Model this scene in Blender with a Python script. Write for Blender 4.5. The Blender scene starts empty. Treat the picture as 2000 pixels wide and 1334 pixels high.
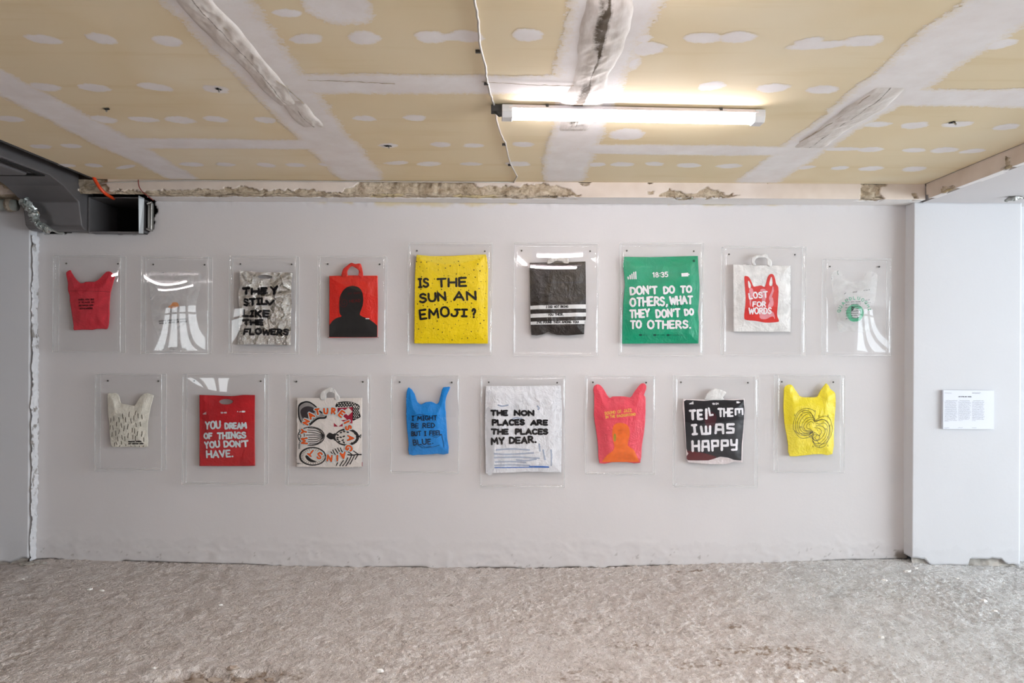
import bpy, bmesh, math, random
import numpy as np
from mathutils import Vector, Matrix
from mathutils.geometry import delaunay_2d_cdt

R = random.Random(7)
SC = bpy.context.scene
COL = SC.collection
# ------------------------------------------------------------ camera
CY, CZ, F = -4.33, 1.34, 1333.33          # camera distance to the wall, height, focal length in pixels
PX, PY, ROLL = 1010.0, 690.0, math.radians(0.35)
cam_d = bpy.data.cameras.new('camera'); cam = bpy.data.objects.new('camera', cam_d); COL.objects.link(cam)
cam_d.sensor_width = 36; cam_d.lens = 24; cam_d.clip_start = 0.05
cam_d.shift_x = -(PX - 1000) / 2000; cam_d.shift_y = (PY - 667) / 2000
cam.matrix_world = Matrix.Translation((0, CY, CZ)) @ Matrix.Rotation(math.pi/2, 4, 'X') @ Matrix.Rotation(ROLL, 4, 'Z')
SC.camera = cam
SC.view_settings.view_transform = 'Standard'; SC.view_settings.look = 'None'
SC.view_settings.gamma = 1; SC.view_settings.exposure = 0.52
SC.view_settings.use_curve_mapping = False
try:
    SC.cycles.use_denoising = True; SC.cycles.max_bounces = 10; SC.cycles.transparent_max_bounces = 24
    SC.cycles.diffuse_bounces = 6; SC.cycles.caustics_reflective = False; SC.cycles.caustics_refractive = False
    SC.cycles.sample_clamp_indirect = 6
except Exception: pass

# ------------------------------------------------------------ world and daylight
W = bpy.data.worlds.new('World'); SC.world = W; W.use_nodes = True
W.node_tree.nodes['Background'].inputs[0].default_value = (0.62, 0.75, 1.0, 1)
W.node_tree.nodes['Background'].inputs[1].default_value = 0.4
def area_light(name, loc, rot, sx, sy, rad, col):
    l = bpy.data.lights.new(name, 'AREA'); l.shape = 'RECTANGLE'; l.size = sx; l.size_y = sy
    l.energy = rad * math.pi * sx * sy; l.color = col
    o = bpy.data.objects.new(name, l); COL.objects.link(o); o.location = loc; o.rotation_euler = rot
    return o
HALF = math.pi/2
area_light('daylight', (8.35, -4.8, 1.35), (0, HALF, 0), 2.3, 7.0, 15.0, (0.86, 0.93, 1.0))
area_light('daylight', (7.45, -9.95, 1.6), (HALF, 0, 0), 1.3, 1.5, 5.0, (0.86, 0.92, 1.0))
area_light('daylight', (-6.75, -9.95, 1.6), (HALF, 0, 0), 1.9, 1.5, 5.0, (0.95, 0.97, 1.0))

# ------------------------------------------------------------ pixel -> world
_c, _s = math.cos(ROLL), math.sin(ROLL)
def _ray(px, py):
    u, v = px - PX, py - PY
    return (_c*u + _s*v)/F, -(-_s*u + _c*v)/F
def at(px, py, Y=0.0):
    a, b = _ray(px, py); d = Y - CY
    return a*d, CZ + b*d
def at_z(px, py, z):
    a, b = _ray(px, py); d = (z - CZ)/b
    return a*d, CY + d

# ------------------------------------------------------------ small helpers
def lin(r, g, b):
    f = lambda c: (c/255/12.92) if c/255 <= 0.04045 else ((c/255+0.055)/1.055)**2.4
    return (f(r), f(g), f(b), 1)
def tag(o, label=None, cat=None, group=None, kind=None):
    if label: o['label'] = label
    if cat: o['category'] = cat
    if group: o['group'] = group
    if kind: o['kind'] = kind
    return o
def empty(name, loc, label, cat, group=None):
    o = bpy.data.objects.new(name, None); COL.objects.link(o); o.location = loc; o.empty_display_size = .05
    return tag(o, label, cat, group)
def mesh_obj(name, V, Fc, mat, parent=None, smooth=False, mi=None):
    me = bpy.data.meshes.new(name)
    me.from_pydata([tuple(v) for v in V], [], [tuple(int(i) for i in f) for f in Fc])
    for m in (mat if isinstance(mat, (list, tuple)) else [mat]): me.materials.append(m)
    if mi is not None: me.polygons.foreach_set('material_index', np.asarray(mi, dtype=np.int32))
    me.polygons.foreach_set('use_smooth', [smooth]*len(me.polygons))
    me.update()
    o = bpy.data.objects.new(name, me); COL.objects.link(o)
    if parent: o.parent = parent
    return o
class MB:
    def __init__(s): s.V = []; s.F = []; s.M = []
    def add(s, V, Fc, m=0):
        n = len(s.V); s.V += [tuple(v) for v in V]; s.F += [tuple(n+i for i in f) for f in Fc]; s.M += [m]*len(Fc); return s
    def box(s, x0, x1, y0, y1, z0, z1, m=0):
        V = [(x0,y0,z0),(x1,y0,z0),(x1,y1,z0),(x0,y1,z0),(x0,y0,z1),(x1,y0,z1),(x1,y1,z1),(x0,y1,z1)]
        return s.add(V, [(0,3,2,1),(4,5,6,7),(0,1,5,4),(1,2,6,5),(2,3,7,6),(3,0,4,7)], m)
    def tube(s, pts, r, n=8, m=0, caps=True):
        pts = [Vector(p) for p in pts]; k = len(s.V); up = Vector((0.13, 0.21, 0.97))
        for i, p in enumerate(pts):
            t = (pts[min(i+1, len(pts)-1)] - pts[max(i-1, 0)]).normalized()
            a = t.cross(up)
            if a.length < .1: a = t.cross(Vector((1, 0, 0)))
            a.normalize(); b = t.cross(a)
            rr = r[i] if isinstance(r, (list, tuple)) else r
            for j in range(n):
                an = 2*math.pi*j/n; s.V.append(tuple(p + a*math.cos(an)*rr + b*math.sin(an)*rr))
        for i in range(len(pts)-1):
            for j in range(n):
                s.F.append((k+i*n+j, k+i*n+(j+1)%n, k+(i+1)*n+(j+1)%n, k+(i+1)*n+j)); s.M.append(m)
        if caps:
            s.F.append(tuple(k+j for j in range(n))[::-1]); s.M.append(m)
            s.F.append(tuple(k+(len(pts)-1)*n+j for j in range(n))); s.M.append(m)
        return s
    def prism(s, prof, x0, x1, m=0):
        """profile of (y, z) extruded along x"""
        n = len(prof); V = [(x0, y, z) for y, z in prof] + [(x1, y, z) for y, z in prof]
        Fc = [(i, (i+1)%n, n+(i+1)%n, n+i) for i in range(n)] + [tuple(range(n))[::-1], tuple(range(n, 2*n))]
        return s.add(V, Fc, m)
    def build(s, name, mat, parent=None, smooth=False, bevel=0):
        o = mesh_obj(name, s.V, s.F, mat, parent, smooth, s.M)
        if bevel:
            b = o.modifiers.new('bevel', 'BEVEL'); b.width = bevel; b.segments = 2; b.limit_method = 'ANGLE'
        return o

# ------------------------------------------------------------ numpy noise
_T = np.random.RandomState(11).rand(512, 512)
def vnoise(x, y):
    x = np.asarray(x, float); y = np.asarray(y, float)
    xi = np.floor(x).astype(int); yi = np.floor(y).astype(int); fx = x-xi; fy = y-yi
    fx = fx*fx*(3-2*fx); fy = fy*fy*(3-2*fy)
    g = lambda a, b: _T[a % 512, b % 512]
    return (g(xi,yi)*(1-fx)+g(xi+1,yi)*fx)*(1-fy) + (g(xi,yi+1)*(1-fx)+g(xi+1,yi+1)*fx)*fy
def fbm(x, y, o=4, seed=0):
    t = 0; a = .5; n = 0
    x = np.asarray(x, float)+seed*17.3; y = np.asarray(y, float)+seed*9.1
    for i in range(o):
        t = t + a*vnoise(x, y); n += a; a *= .5; x = x*2.03+5.2; y = y*2.03+1.3
    return t/n            # 0..1
def ridged(x, y, o=4, seed=0):
    t = 0; a = .5; n = 0
    x = np.asarray(x, float)+seed*13.7; y = np.asarray(y, float)+seed*7.9
    for i in range(o):
        t = t + a*(1-np.abs(2*vnoise(x, y)-1)); n += a; a *= .5
        x, y = (x*1.7+y*.9+3.1), (y*1.7-x*.9+8.3)
    return t/n
def inpoly(x, y, P):
    x = np.asarray(x, float); y = np.asarray(y, float); r = np.zeros(x.shape, bool); n = len(P)
    for i in range(n):
        x0, y0 = P[i]; x1, y1 = P[(i+1) % n]
        if y0 == y1: continue
        c = ((y0 > y) != (y1 > y)) & (x < (x1-x0)*(y-y0)/(y1-y0)+x0); r ^= c
    return r
def edge_dist(x, y, P):
    d = np.full(np.shape(x), 1e9); n = len(P)
    for i in range(n):
        x0, y0 = P[i]; x1, y1 = P[(i+1) % n]; dx, dy = x1-x0, y1-y0; L = dx*dx+dy*dy+1e-12
        t = np.clip(((x-x0)*dx+(y-y0)*dy)/L, 0, 1)
        d = np.minimum(d, np.hypot(x-x0-t*dx, y-y0-t*dy))
    return d
def sstep(a, b, x):
    t = np.clip((x-a)/(b-a), 0, 1); return t*t*(3-2*t)
def grid_obj(name, us, vs, pos, mat, parent=None, keep=None, attrs=None, smooth=True, flip=False):
    """pos(U,V) -> x,y,z arrays; keep(U,V at face centres) -> bool; attrs = {name: values on the grid}"""
    U, V = np.meshgrid(us, vs, indexing='ij'); x, y, z = pos(U, V)
    x, y, z = np.broadcast_arrays(x, y, z)
    P = np.stack([x.ravel(), y.ravel(), z.ravel()], 1).astype(np.float32)
    nu, nv = len(us), len(vs); I = np.arange(nu*nv).reshape(nu, nv)
    q = np.stack([I[:-1,:-1], I[1:,:-1], I[1:,1:], I[:-1,1:]], -1).reshape(-1, 4)
    if flip: q = q[:, ::-1]
    if keep is not None:
        Uc = (U[:-1,:-1]+U[1:,1:])/2; Vc = (V[:-1,:-1]+V[1:,1:])/2
        q = q[keep(Uc, Vc).ravel()]
    me = bpy.data.meshes.new(name); me.vertices.add(len(P)); me.vertices.foreach_set('co', P.ravel())
    me.loops.add(q.size); me.loops.foreach_set('vertex_index', q.ravel().astype(np.int32))
    me.polygons.add(len(q)); me.polygons.foreach_set('loop_start', np.arange(0, q.size, 4, dtype=np.int32))
    me.polygons.foreach_set('loop_total', np.full(len(q), 4, dtype=np.int32))
    for m in (mat if isinstance(mat, (list, tuple)) else [mat]): me.materials.append(m)
    for k, a in (attrs or {}).items():
        at_ = me.attributes.new(k, 'FLOAT', 'POINT'); at_.data.foreach_set('value', np.asarray(a, np.float32).ravel())
    me.update(calc_edges=True); me.validate()
    me.polygons.foreach_set('use_smooth', [smooth]*len(me.polygons))
    o = bpy.data.objects.new(name, me); COL.objects.link(o)
    if parent: o.parent = parent
    return o
def join_grids(objs, name):
    """joins already built grids into one mesh object"""
    bm = bmesh.new()
    mats = []
    for o in objs:
        off = len(mats); mats += [m for m in o.data.materials]
        n0 = len(bm.faces); bm.from_mesh(o.data); bm.faces.ensure_lookup_table()
        for f in bm.faces[n0:]: f.material_index += off
    me = bpy.data.meshes.new(name); bm.to_mesh(me); bm.free()
    for m in mats: me.materials.append(m)
    for o in objs: bpy.data.objects.remove(o)
    o = bpy.data.objects.new(name, me); COL.objects.link(o); return o

# ------------------------------------------------------------ materials
class NT:
    def __init__(s, name):
        s.m = bpy.data.materials.new(name); s.m.use_nodes = True; s.t = s.m.node_tree
        s.b = s.t.nodes['Principled BSDF']; s.out = s.t.nodes['Material Output']
    def n(s, typ, ins=None, **kw):
        nd = s.t.nodes.new(typ)
        for k, v in kw.items(): setattr(nd, k, v)
        for k, v in (ins or {}).items():
            if hasattr(v, 'links') or isinstance(v, bpy.types.NodeSocket): s.t.links.new(v, nd.inputs[k])
            else: nd.inputs[k].default_value = v
        return nd
    def link(s, a, b): s.t.links.new(a, b)
    def coords(s, scale=(1,1,1), kind='Object'):
        tc = s.n('ShaderNodeTexCoord'); mp = s.n('ShaderNodeMapping', {'Vector': tc.outputs[kind], 'Scale': scale}); return mp.outputs[0]
    def noise(s, vec, scale, detail=4, rough=.55, dist=0):
        return s.n('ShaderNodeTexNoise', {'Vector': vec, 'Scale': scale, 'Detail': detail, 'Roughness': rough, 'Distortion': dist}).outputs[0]
    def ramp(s, fac, stops):
        r = s.n('ShaderNodeValToRGB', {'Fac': fac}); e = r.color_ramp.elements
        e[0].position, e[0].color = stops[0]; e[1].position, e[1].color = stops[-1]
        for p, c in stops[1:-1]: q = e.new(p); q.color = c
        return r.outputs[0]
    def mix(s, f, a, b, blend='MIX'):
        nd = s.n('ShaderNodeMix', data_type='RGBA', blend_type=blend)
        for k, v in ((0, f), (6, a), (7, b)):
            if isinstance(v, bpy.types.NodeSocket): s.link(v, nd.inputs[k])
            else: nd.inputs[k].default_value = v
        return nd.outputs[2]
    def math(s, op, a, b=0.0, c=None):
        nd = s.n('ShaderNodeMath', operation=op)
        for i, v in enumerate((a, b) if c is None else (a, b, c)):
            if isinstance(v, bpy.types.NodeSocket): s.link(v, nd.inputs[i])
            else: nd.inputs[i].default_value = v
        return nd.outputs[0]
    def attr(s, name): return s.n('ShaderNodeAttribute', attribute_name=name).outputs['Fac']
    def bump(s, h, strength=.5, dist=.01, normal=None):
        nd = s.n('ShaderNodeBump', {'Height': h, 'Strength': strength, 'Distance': dist})
        if normal is not None: s.link(normal, nd.inputs['Normal'])
        return nd.outputs[0]
    def setp(s, **kw):
        for k, v in kw.items():
            k = k.replace('_', ' ').title().replace('Ior', 'IOR')
            if isinstance(v, bpy.types.NodeSocket): s.link(v, s.b.inputs[k])
            else: s.b.inputs[k].default_value = v
        return s
BLACK, WHITE = (0,0,0,1), (1,1,1,1)
def simple(name, col, rough=.5, metal=0, bumpscale=0, bumpamt=.3, var=0):
    t = NT(name); v = t.coords(); t.setp(roughness=rough, metallic=metal)
    if var:
        nz = t.noise(v, 6, 5); d = tuple(c*(1-var) for c in col[:3])+(1,)
        t.setp(base_color=t.ramp(nz, [(.3, d), (.7, col)]))
    else: t.setp(base_color=col)
    if bumpscale: t.setp(normal=t.bump(t.noise(v, bumpscale, 5), bumpamt, .004))
    return t.m
M = {}
def wall_mat(name, col, patch=False):
    t = NT(name); v = t.coords()
    a = t.noise(v, 1.3, 5); b = t.noise(v, 55, 4, .6); c = t.noise(v, 9, 6, .6)
    base = t.ramp(a, [(.3, tuple(x*.955 for x in col[:3])+(1,)), (.7, col)])
    sz = t.n('ShaderNodeSeparateXYZ', {0: v}).outputs[2]
    # roller-less repair band near the floor: greyer filler showing, ends in an irregular line
    lim = t.math('MULTIPLY_ADD', c, .22, .03)
    band = t.math('LESS_THAN', sz, lim)
    base = t.mix(t.math('MULTIPLY', band, .55), base, tuple(x*.93 for x in col[:3])+(1,))
    ex = t.attr('stain')
    base = t.mix(ex, base, lin(206, 190, 150))
    dm = t.attr('dirt')
    base = t.mix(dm, base, lin(96, 84, 70))
    h = t.math('ADD', t.math('MULTIPLY', b, .25), t.math('MULTIPLY', c, 1.0))
    t.setp(base_color=base, roughness=.75, normal=t.bump(h, .22, .006))
    t.b.inputs['Specular IOR Level'].default_value = .25
    return t.m
M['wall'] = wall_mat('wall_paint', lin(214, 210, 210))
M['pier'] = wall_mat('pier_paint', lin(213, 213, 216))
def rubble_mat():
    t = NT('broken_masonry'); v = t.coords()
    a = t.noise(v, 14, 6, .65); b = t.noise(v, 60, 6, .7); c = t.noise(v, 3, 3)
    col = t.ramp(a, [(.25, lin(120, 104, 86)), (.45, lin(172, 156, 134)), (.62, lin(202, 188, 168)), (.8, lin(150, 140, 124))])
    col = t.mix(t.math('MULTIPLY', c, .5), col, lin(206, 192, 176))
    t.setp(base_color=col, roughness=.92, normal=t.bump(b, .9, .02)); return t.m
M['rubble'] = rubble_mat()
M['greyrubble'] = simple('grey_masonry', lin(196, 190, 182), .95, 0, 45, 1.0, .45)
def beam_mat():
    t = NT('beam_plaster'); v = t.coords()
    a = t.noise(v, 16, 6, .65); b = t.noise(v, 70, 6, .7); c = t.noise(v, 4, 3)
    rub = t.ramp(a, [(.28, lin(104, 90, 72)), (.40, lin(176, 158, 134)), (.58, lin(212, 196, 174)), (.72, lin(146, 130, 108))])
    pl = t.ramp(c, [(.3, lin(206, 191, 178)), (.7, lin(226, 214, 205))])
    d = t.attr('dmg')
    m = t.math('GREATER_THAN', d, .5)
    base = t.mix(m, pl, rub)
    base = t.mix(t.attr('stain'), base, lin(214, 196, 150))
    h = t.math('MULTIPLY', b, t.math('MULTIPLY_ADD', m, .9, .1))
    base = t.mix(t.math('MULTIPLY', t.attr('paint'), t.math('SUBTRACT', 1.0, m)), base, lin(232, 228, 226))
    t.setp(base_color=base, roughness=.9, normal=t.bump(h, .8, .012)); return t.m
M['beam'] = beam_mat()
def board_mat():
    t = NT('plasterboard'); v = t.coords()
    a = t.noise(v, 1.1, 3, .5); b = t.noise(t.coords((.5, 6, 1)), 2.0, 5, .6); c = t.noise(v, 300, 2)
    base = t.ramp(a, [(.3, lin(232, 217, 186)), (.5, lin(228, 210, 174)), (.7, lin(236, 223, 196))])
    base = t.mix(t.ramp(b, [(.55, BLACK), (.75, (.55,.55,.55,1))]), base, lin(218, 196, 150))
    t.setp(base_color=base, roughness=.85, normal=t.bump(c, .05, .002)); return t.m
M['board'] = board_mat()
def compound_mat():
    t = NT('joint_compound'); v = t.coords()
    a = t.noise(v, 7, 5, .6); e = t.attr('edge'); s_ = t.noise(t.coords((3, 3, 1)), 22, 5, .65)
    base = t.ramp(a, [(.3, lin(230, 223, 220)), (.7, lin(240, 236, 235))])
    t.setp(base_color=base, roughness=.8, normal=t.bump(t.noise(v, 30, 4), .15, .004))
    q = t.math('ADD', e, t.math('MULTIPLY', t.math('SUBTRACT', s_, .5), 1.5))
    thin = t.ramp(q, [(.3, WHITE), (.85, BLACK)])
    t.setp(base_color=t.mix(t.math('MULTIPLY', thin, .55), base, lin(230, 214, 184)), alpha=t.math('GREATER_THAN', q, .26)); return t.m
M['compound'] = compound_mat()
def tape_mat():
    t = NT('torn_joint_tape'); v = t.coords()
    a = t.noise(t.coords((26, 5, 1)), 1.6, 6, .7); d = t.attr('dirt'); n2 = t.noise(v, 60, 4, .7)
    dd = t.math('MULTIPLY', d, t.math('MULTIPLY_ADD', n2, 1.6, .1))
    base = t.mix(t.ramp(a, [(.42, BLACK), (.66, (.5,.5,.5,1))]), lin(226, 219, 214), lin(184, 172, 158))
    base = t.mix(t.ramp(dd, [(.3, BLACK), (.75, WHITE)]), base, lin(92, 80, 66))
    t.setp(base_color=base, roughness=.85); return t.m
M['tape'] = tape_mat()
def floor_mat():
    t = NT('rough_screed'); v = t.coords()
    sx = t.n('ShaderNodeSeparateXYZ', {0: v}).outputs[0]
    a = t.noise(v, 2.1, 6, .6); b = t.noise(v, 11, 6, .65); c = t.noise(v, 62, 4, .65); d = t.noise(v, .8, 3)
    grey = t.ramp(b, [(.25, lin(205, 203, 200)), (.5, lin(230, 229, 227)), (.75, lin(242, 241, 240))])
    pink = t.ramp(b, [(.25, lin(206, 194, 186)), (.5, lin(233, 223, 217)), (.75, lin(244, 237, 233))])
    # the screed is pinkish over most of the room and greyer at the right
    k = t.math('ADD', t.math('MULTIPLY', t.math('SUBTRACT', sx, 1.1), .9), t.math('MULTIPLY', t.math('SUBTRACT', d, .5), 2.2))
    k = t.math('MINIMUM', t.math('MAXIMUM', k, 0), 1)
    base = t.mix(k, pink, grey)
    base = t.mix(t.ramp(t.attr('brown'), [(.35, BLACK), (.9, (.9,.9,.9,1))]), base, lin(150, 124, 100))
    base = t.mix(t.ramp(a, [(.62, BLACK), (.74, (.5,.5,.5,1))]), base, lin(238, 232, 226))
    h = t.math('ADD', t.math('MULTIPLY', c, 1.0), t.math('MULTIPLY', b, .8))
    base = t.mix(t.ramp(c, [(.34, (.4,.4,.4,1)), (.46, BLACK)]), base, lin(160, 146, 134))
    t.setp(base_color=base, roughness=.9, normal=t.bump(h, 1.0, .026)); return t.m
M['floor'] = floor_mat()
M['duct'] = simple('duct_sheet', lin(120, 117, 118), .45, .55, 8, .12, .15)
M['duct_light'] = simple('duct_flange', lin(160, 162, 163), .4, .6, 8, .1, .1)
M['dark'] = simple('flat_black', lin(22, 20, 19), .9)  # black put in for shade inside holes and duct end; also the flange rim
M['brick'] = simple('cavity_brick', lin(74, 62, 52), .95, 0, 30, .6, .4)
M['steel'] = simple('galvanised_steel', lin(176, 176, 172), .3, .9, 40, .2, .2)
M['foil'] = simple('foil_sleeve', lin(190, 195, 192), .28, .8, 30, .5, .15)
M['pipe'] = simple('grey_pipe', lin(150, 154, 148), .5, 0, 0, 0, .15)
M['orange'] = simple('orange_conduit', lin(210, 66, 22), .4)
M['wire'] = simple('red_wire', lin(130, 40, 28), .5)
M['cable'] = simple('white_cable', lin(196, 190, 184), .5, 0, 0, 0, .12)
M['clip'] = simple('dark_clip', lin(60, 58, 58), .6)
M['housing'] = simple('batten_housing', lin(235, 226, 228), .4)
M['cap'] = simple('batten_end_cap', lin(214, 213, 214), .45)
M['screw'] = simple('screw_metal', lin(92, 88, 84), .35, .8)
M['chip'] = simple('plaster_chip', lin(238, 235, 230), .9, 0, 20, .5)
M['stone'] = simple('screed_lump', lin(190, 174, 160), .95, 0, 40, .8, .3)
M['frame'] = simple('window_frame', lin(120, 120, 122), .45)
M['sign'] = simple('sign_white', lin(222, 225, 234), .6)
M['signink'] = simple('sign_ink', lin(104, 106, 116), .8)
M['signdark'] = simple('sign_heading_ink', lin(60, 62, 70), .8)
def emit(name, col, st):
    t = NT(name); t.setp(base_color=WHITE, roughness=.5, emission_color=col, emission_strength=st); return t.m
M['tube'] = emit('lit_diffuser', (1, .935, .96, 1), 36)
def acrylic(name, tint, spec=1.0, haze=0.0, hz=(.9,.92,.92,1)):
    t = NT(name); t.t.nodes.remove(t.b)
    g = t.n('ShaderNodeNewGeometry')
    dt = t.n('ShaderNodeVectorMath', {0: g.outputs['Normal'], 1: g.outputs['Incoming']}, operation='DOT_PRODUCT').outputs['Value']
    k = t.math('SUBTRACT', 1.0, t.math('ABSOLUTE', dt)); k = t.math('POWER', k, 5.0)
    fr = t.math('MINIMUM', t.math('MULTIPLY', t.math('MULTIPLY_ADD', k, .96, .04), spec), .9)
    tr = t.n('ShaderNodeBsdfTransparent', {'Color': tint}).outputs[0]
    if haze:
        df = t.n('ShaderNodeBsdfDiffuse', {'Color': hz}).outputs[0]
        tr = t.n('ShaderNodeMixShader', {0: haze, 1: tr, 2: df}).outputs[0]
    gl = t.n('ShaderNodeBsdfGlossy', {'Color': WHITE, 'Roughness': .01}).outputs[0]
    mx = t.n('ShaderNodeMixShader', {0: fr, 1: tr, 2: gl})
    t.link(mx.outputs[0], t.out.inputs[0]); return t.m
M['acrylic'] = acrylic('clear_acrylic', (1, 1, 1, 1), .65)
M['acrylic_back'] = acrylic('clear_acrylic_back', (1, 1, 1, 1), .08)
M['acrylic_side'] = acrylic('clear_acrylic_side', (.995, 1, 1, 1), .15, .03)
M['acrylic_edge'] = acrylic('polished_acrylic_edge', (1, 1, 1, 1), .4, .30, (1,1,1,1))
M['pane'] = acrylic('window_glass', (.97, .985, .98, 1), 1.0)
def plastic(name, col, rough=.32, var=.12, crink=.5, scale=14, trans=0.0, milky=0.0, metal=0.0):
    """crinkled carrier-bag film; trans = share that lets light straight through"""
    t = NT(name); v = t.coords()
    a = t.noise(v, 3.5, 4, .5, .6); b = t.noise(v, scale, 6, .6, 1.4); c = t.noise(t.coords((1, 1, .35)), scale*2.2, 4, .6, .8)
    d = tuple(x*(1-var) for x in col[:3])+(1,); l = tuple(min(1, x*(1+var*.7)+var*.015) for x in col[:3])+(1,)
    t.setp(base_color=t.ramp(a, [(.3, d), (.5, col), (.75, l)]), roughness=rough, metallic=metal,
           normal=t.bump(t.math('ADD', b, t.math('MULTIPLY', c, .5)), min(1, crink*1.5), .011))
    t.b.inputs['Specular IOR Level'].default_value = .34
    if trans:
        tr = t.n('ShaderNodeBsdfTransparent', {'Color': tuple(.35+.65*x for x in col[:3])+(1,) if milky else WHITE}).outputs[0]
        fac = t.math('MULTIPLY_ADD', t.ramp(t.noise(v, 9, 5, .6, 1.5), [(.35, BLACK), (.75, WHITE)]), -.35, trans)
        mx = t.n('ShaderNodeMixShader', {0: fac, 1: t.b.outputs[0], 2: tr}); t.link(mx.outputs[0], t.out.inputs[0])
    return t.m
def ink(name, col, rough=.55, alpha=1.0, var=.15):
    t = NT(name); v = t.coords(); a = t.noise(v, 40, 5, .6)
    d = tuple(x*(1-var) for x in col[:3])+(1,)
    t.setp(base_color=t.ramp(a, [(.35, d), (.6, col)]), roughness=rough, alpha=alpha); t.b.inputs['Specular IOR Level'].default_value = .22; return t.m
M['bare'] = simple('bare_concrete', lin(112, 106, 100), .9, 0, 12, .4, .35)
M['ink_black'] = ink('black_marker_paint', lin(20, 18, 22))
M['ink_white'] = ink('white_paint', lin(240, 236, 240), var=.1)
M['ink_orange'] = ink('orange_paint', lin(228, 92, 28))
M['ink_blue_halo'] = ink('pale_blue_paint', lin(202, 224, 228), var=.06)
M['ink_red'] = ink('red_paint', lin(216, 50, 44))
M['ink_pink'] = ink('pink_paint', lin(232, 150, 158), var=.2)
M['ink_crimson'] = ink('crimson_print', lin(168, 34, 62))
M['ink_grey'] = ink('grey_print', lin(160, 154, 152))
M['ink_cream'] = ink('cream_paint', lin(222, 214, 206), var=.05)
M['ink_yellow'] = ink('yellow_paint', lin(246, 190, 84))
M['ink_darkred'] = ink('dark_red_paint', lin(96, 26, 32))
M['ink_green'] = ink('green_print', lin(70, 176, 132), alpha=.75)
M['ink_lines'] = ink('thin_dark_line', lin(62, 60, 40))
M['ink_dim'] = ink('faded_dark_print', lin(20, 84, 70), alpha=.7)
M['ink_dimred'] = ink('faded_red_scribble', lin(110, 26, 26))
M['ink_blue'] = ink('blue_brush_paint', lin(44, 112, 206), alpha=.8)
M['ink_paleblue'] = ink('washed_blue_paint', lin(176, 190, 214), alpha=.55)
M['ink_maroon'] = ink('small_dark_print', lin(84, 30, 34))
M['ink_ochre'] = ink('ochre_paint', lin(168, 140, 40))
M['ink_charcoal'] = ink('charcoal_silhouette_print', lin(44, 42, 42), .35)
M['ink_figure'] = ink('orange_silhouette_paint', lin(244, 112, 36), .4)
# ============================================================ the setting
ZC = CZ + 1.045          # plasterboard ceiling
ZB = CZ + 0.952          # underside of the concrete beam and of the side soffit
BY = -0.17               # front of the beam
XR = 2.47                # right end of the main wall, inner face of the side soffit
XL = -3.05               # left end of the main wall
CEIL_L = -2.575          # left edge of the plasterboard ceiling
_fx = [at(p, q, 0) for p, q in ((-300,1096),(0,1098),(95,1091),(350,1099),(600,1106),(850,1109),(1050,1110),(1250,1106),(1400,1101),(1600,1095),(1760,1092),(1900,1098),(2300,1098))]
def floor_base(x, y):
    b = np.interp(x, [a for a, _ in _fx], [b for _, b in _fx])
    return b*np.exp(-np.abs(y)/1.6)
def floor_z(x, y):
    h = floor_base(x, y)
    h = h + (fbm(x*3, y*3, 3, 1)-.5)*.012 + (fbm(x*22, y*22, 3, 2)-.5)*.007
    rough = .35 + .65*sstep(.4, .6, fbm(x*1.6, y*1.6, 3, 9))
    h = h + (fbm(x*62, y*62, 3, 3)-.5)*.0165*rough + (ridged(x*40, y*40, 2, 3)-.5)*.003*rough + (ridged(x*9+y*3, y*13, 3, 4)-.5)*.008
    # broken pit at the near left
    a, b = at_z(450, 1322, 0.0)
    q = np.hypot((x-a)/.30, (y-b)/.11) + (fbm(x*9, y*9, 3, 5)-.5)*1.1
    h = h - .028*(1-sstep(.6, 1.0, q)) + (ridged(x*18, y*18, 3, 6)-.6)*.02*(1-sstep(.7, 1.1, q))
    return h
xs = np.concatenate([np.linspace(-8.6, -3.9, 22), np.arange(-3.85, 3.9, .0075), np.linspace(3.95, 8.6, 22)])
ys = np.concatenate([np.linspace(-10.2, -2.2, 40), np.arange(-2.15, .30, .0075)])
U, V = np.meshgrid(xs, ys, indexing='ij')
br = np.zeros_like(U)
for px, py, rx, ry, k in ((880,1176,.10,.05,.9),(885,1225,.09,.05,.7),(1000,1200,.14,.09,.6),(950,1270,.25,.06,.8),(1060,1235,.2,.05,.6),(1190,1215,.25,.05,.6),
                          (1225,1258,.16,.06,.9),(1420,1225,.16,.05,.8),(1520,1270,.35,.10,1.0),(1600,1300,.25,.08,.9),(1390,1300,.35,.08,.8),(1120,1310,.3,.08,.7),
                          (1330,1290,.12,.08,.6),(450,1318,.32,.10,1.0),(1180,1125,.12,.03,.7),(1350,1118,.15,.02,.9),(1200,1330,.3,.1,.6),(660,1320,.15,.1,.5),(130,1125,.15,.03,.5)):
    a, b = at_z(px, py, 0.0)
    q = np.hypot((U-a)/rx, (V-b)/ry)
    br = np.maximum(br, k*(1-sstep(.2, 1.2, q + (fbm(U*12, V*12, 4, 8)-.5)*1.6)))
br = np.clip(br*(.15+2.6*(fbm(U*70, V*70, 3, 12)-.32)), 0, 1)*.9
o = grid_obj('floor', xs, ys, lambda u, v: (u, v, floor_z(u, v)), M['floor'], attrs={'brown': br})
tag(o, 'rough pale scraped screed floor with brown patches', kind='structure')

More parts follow.
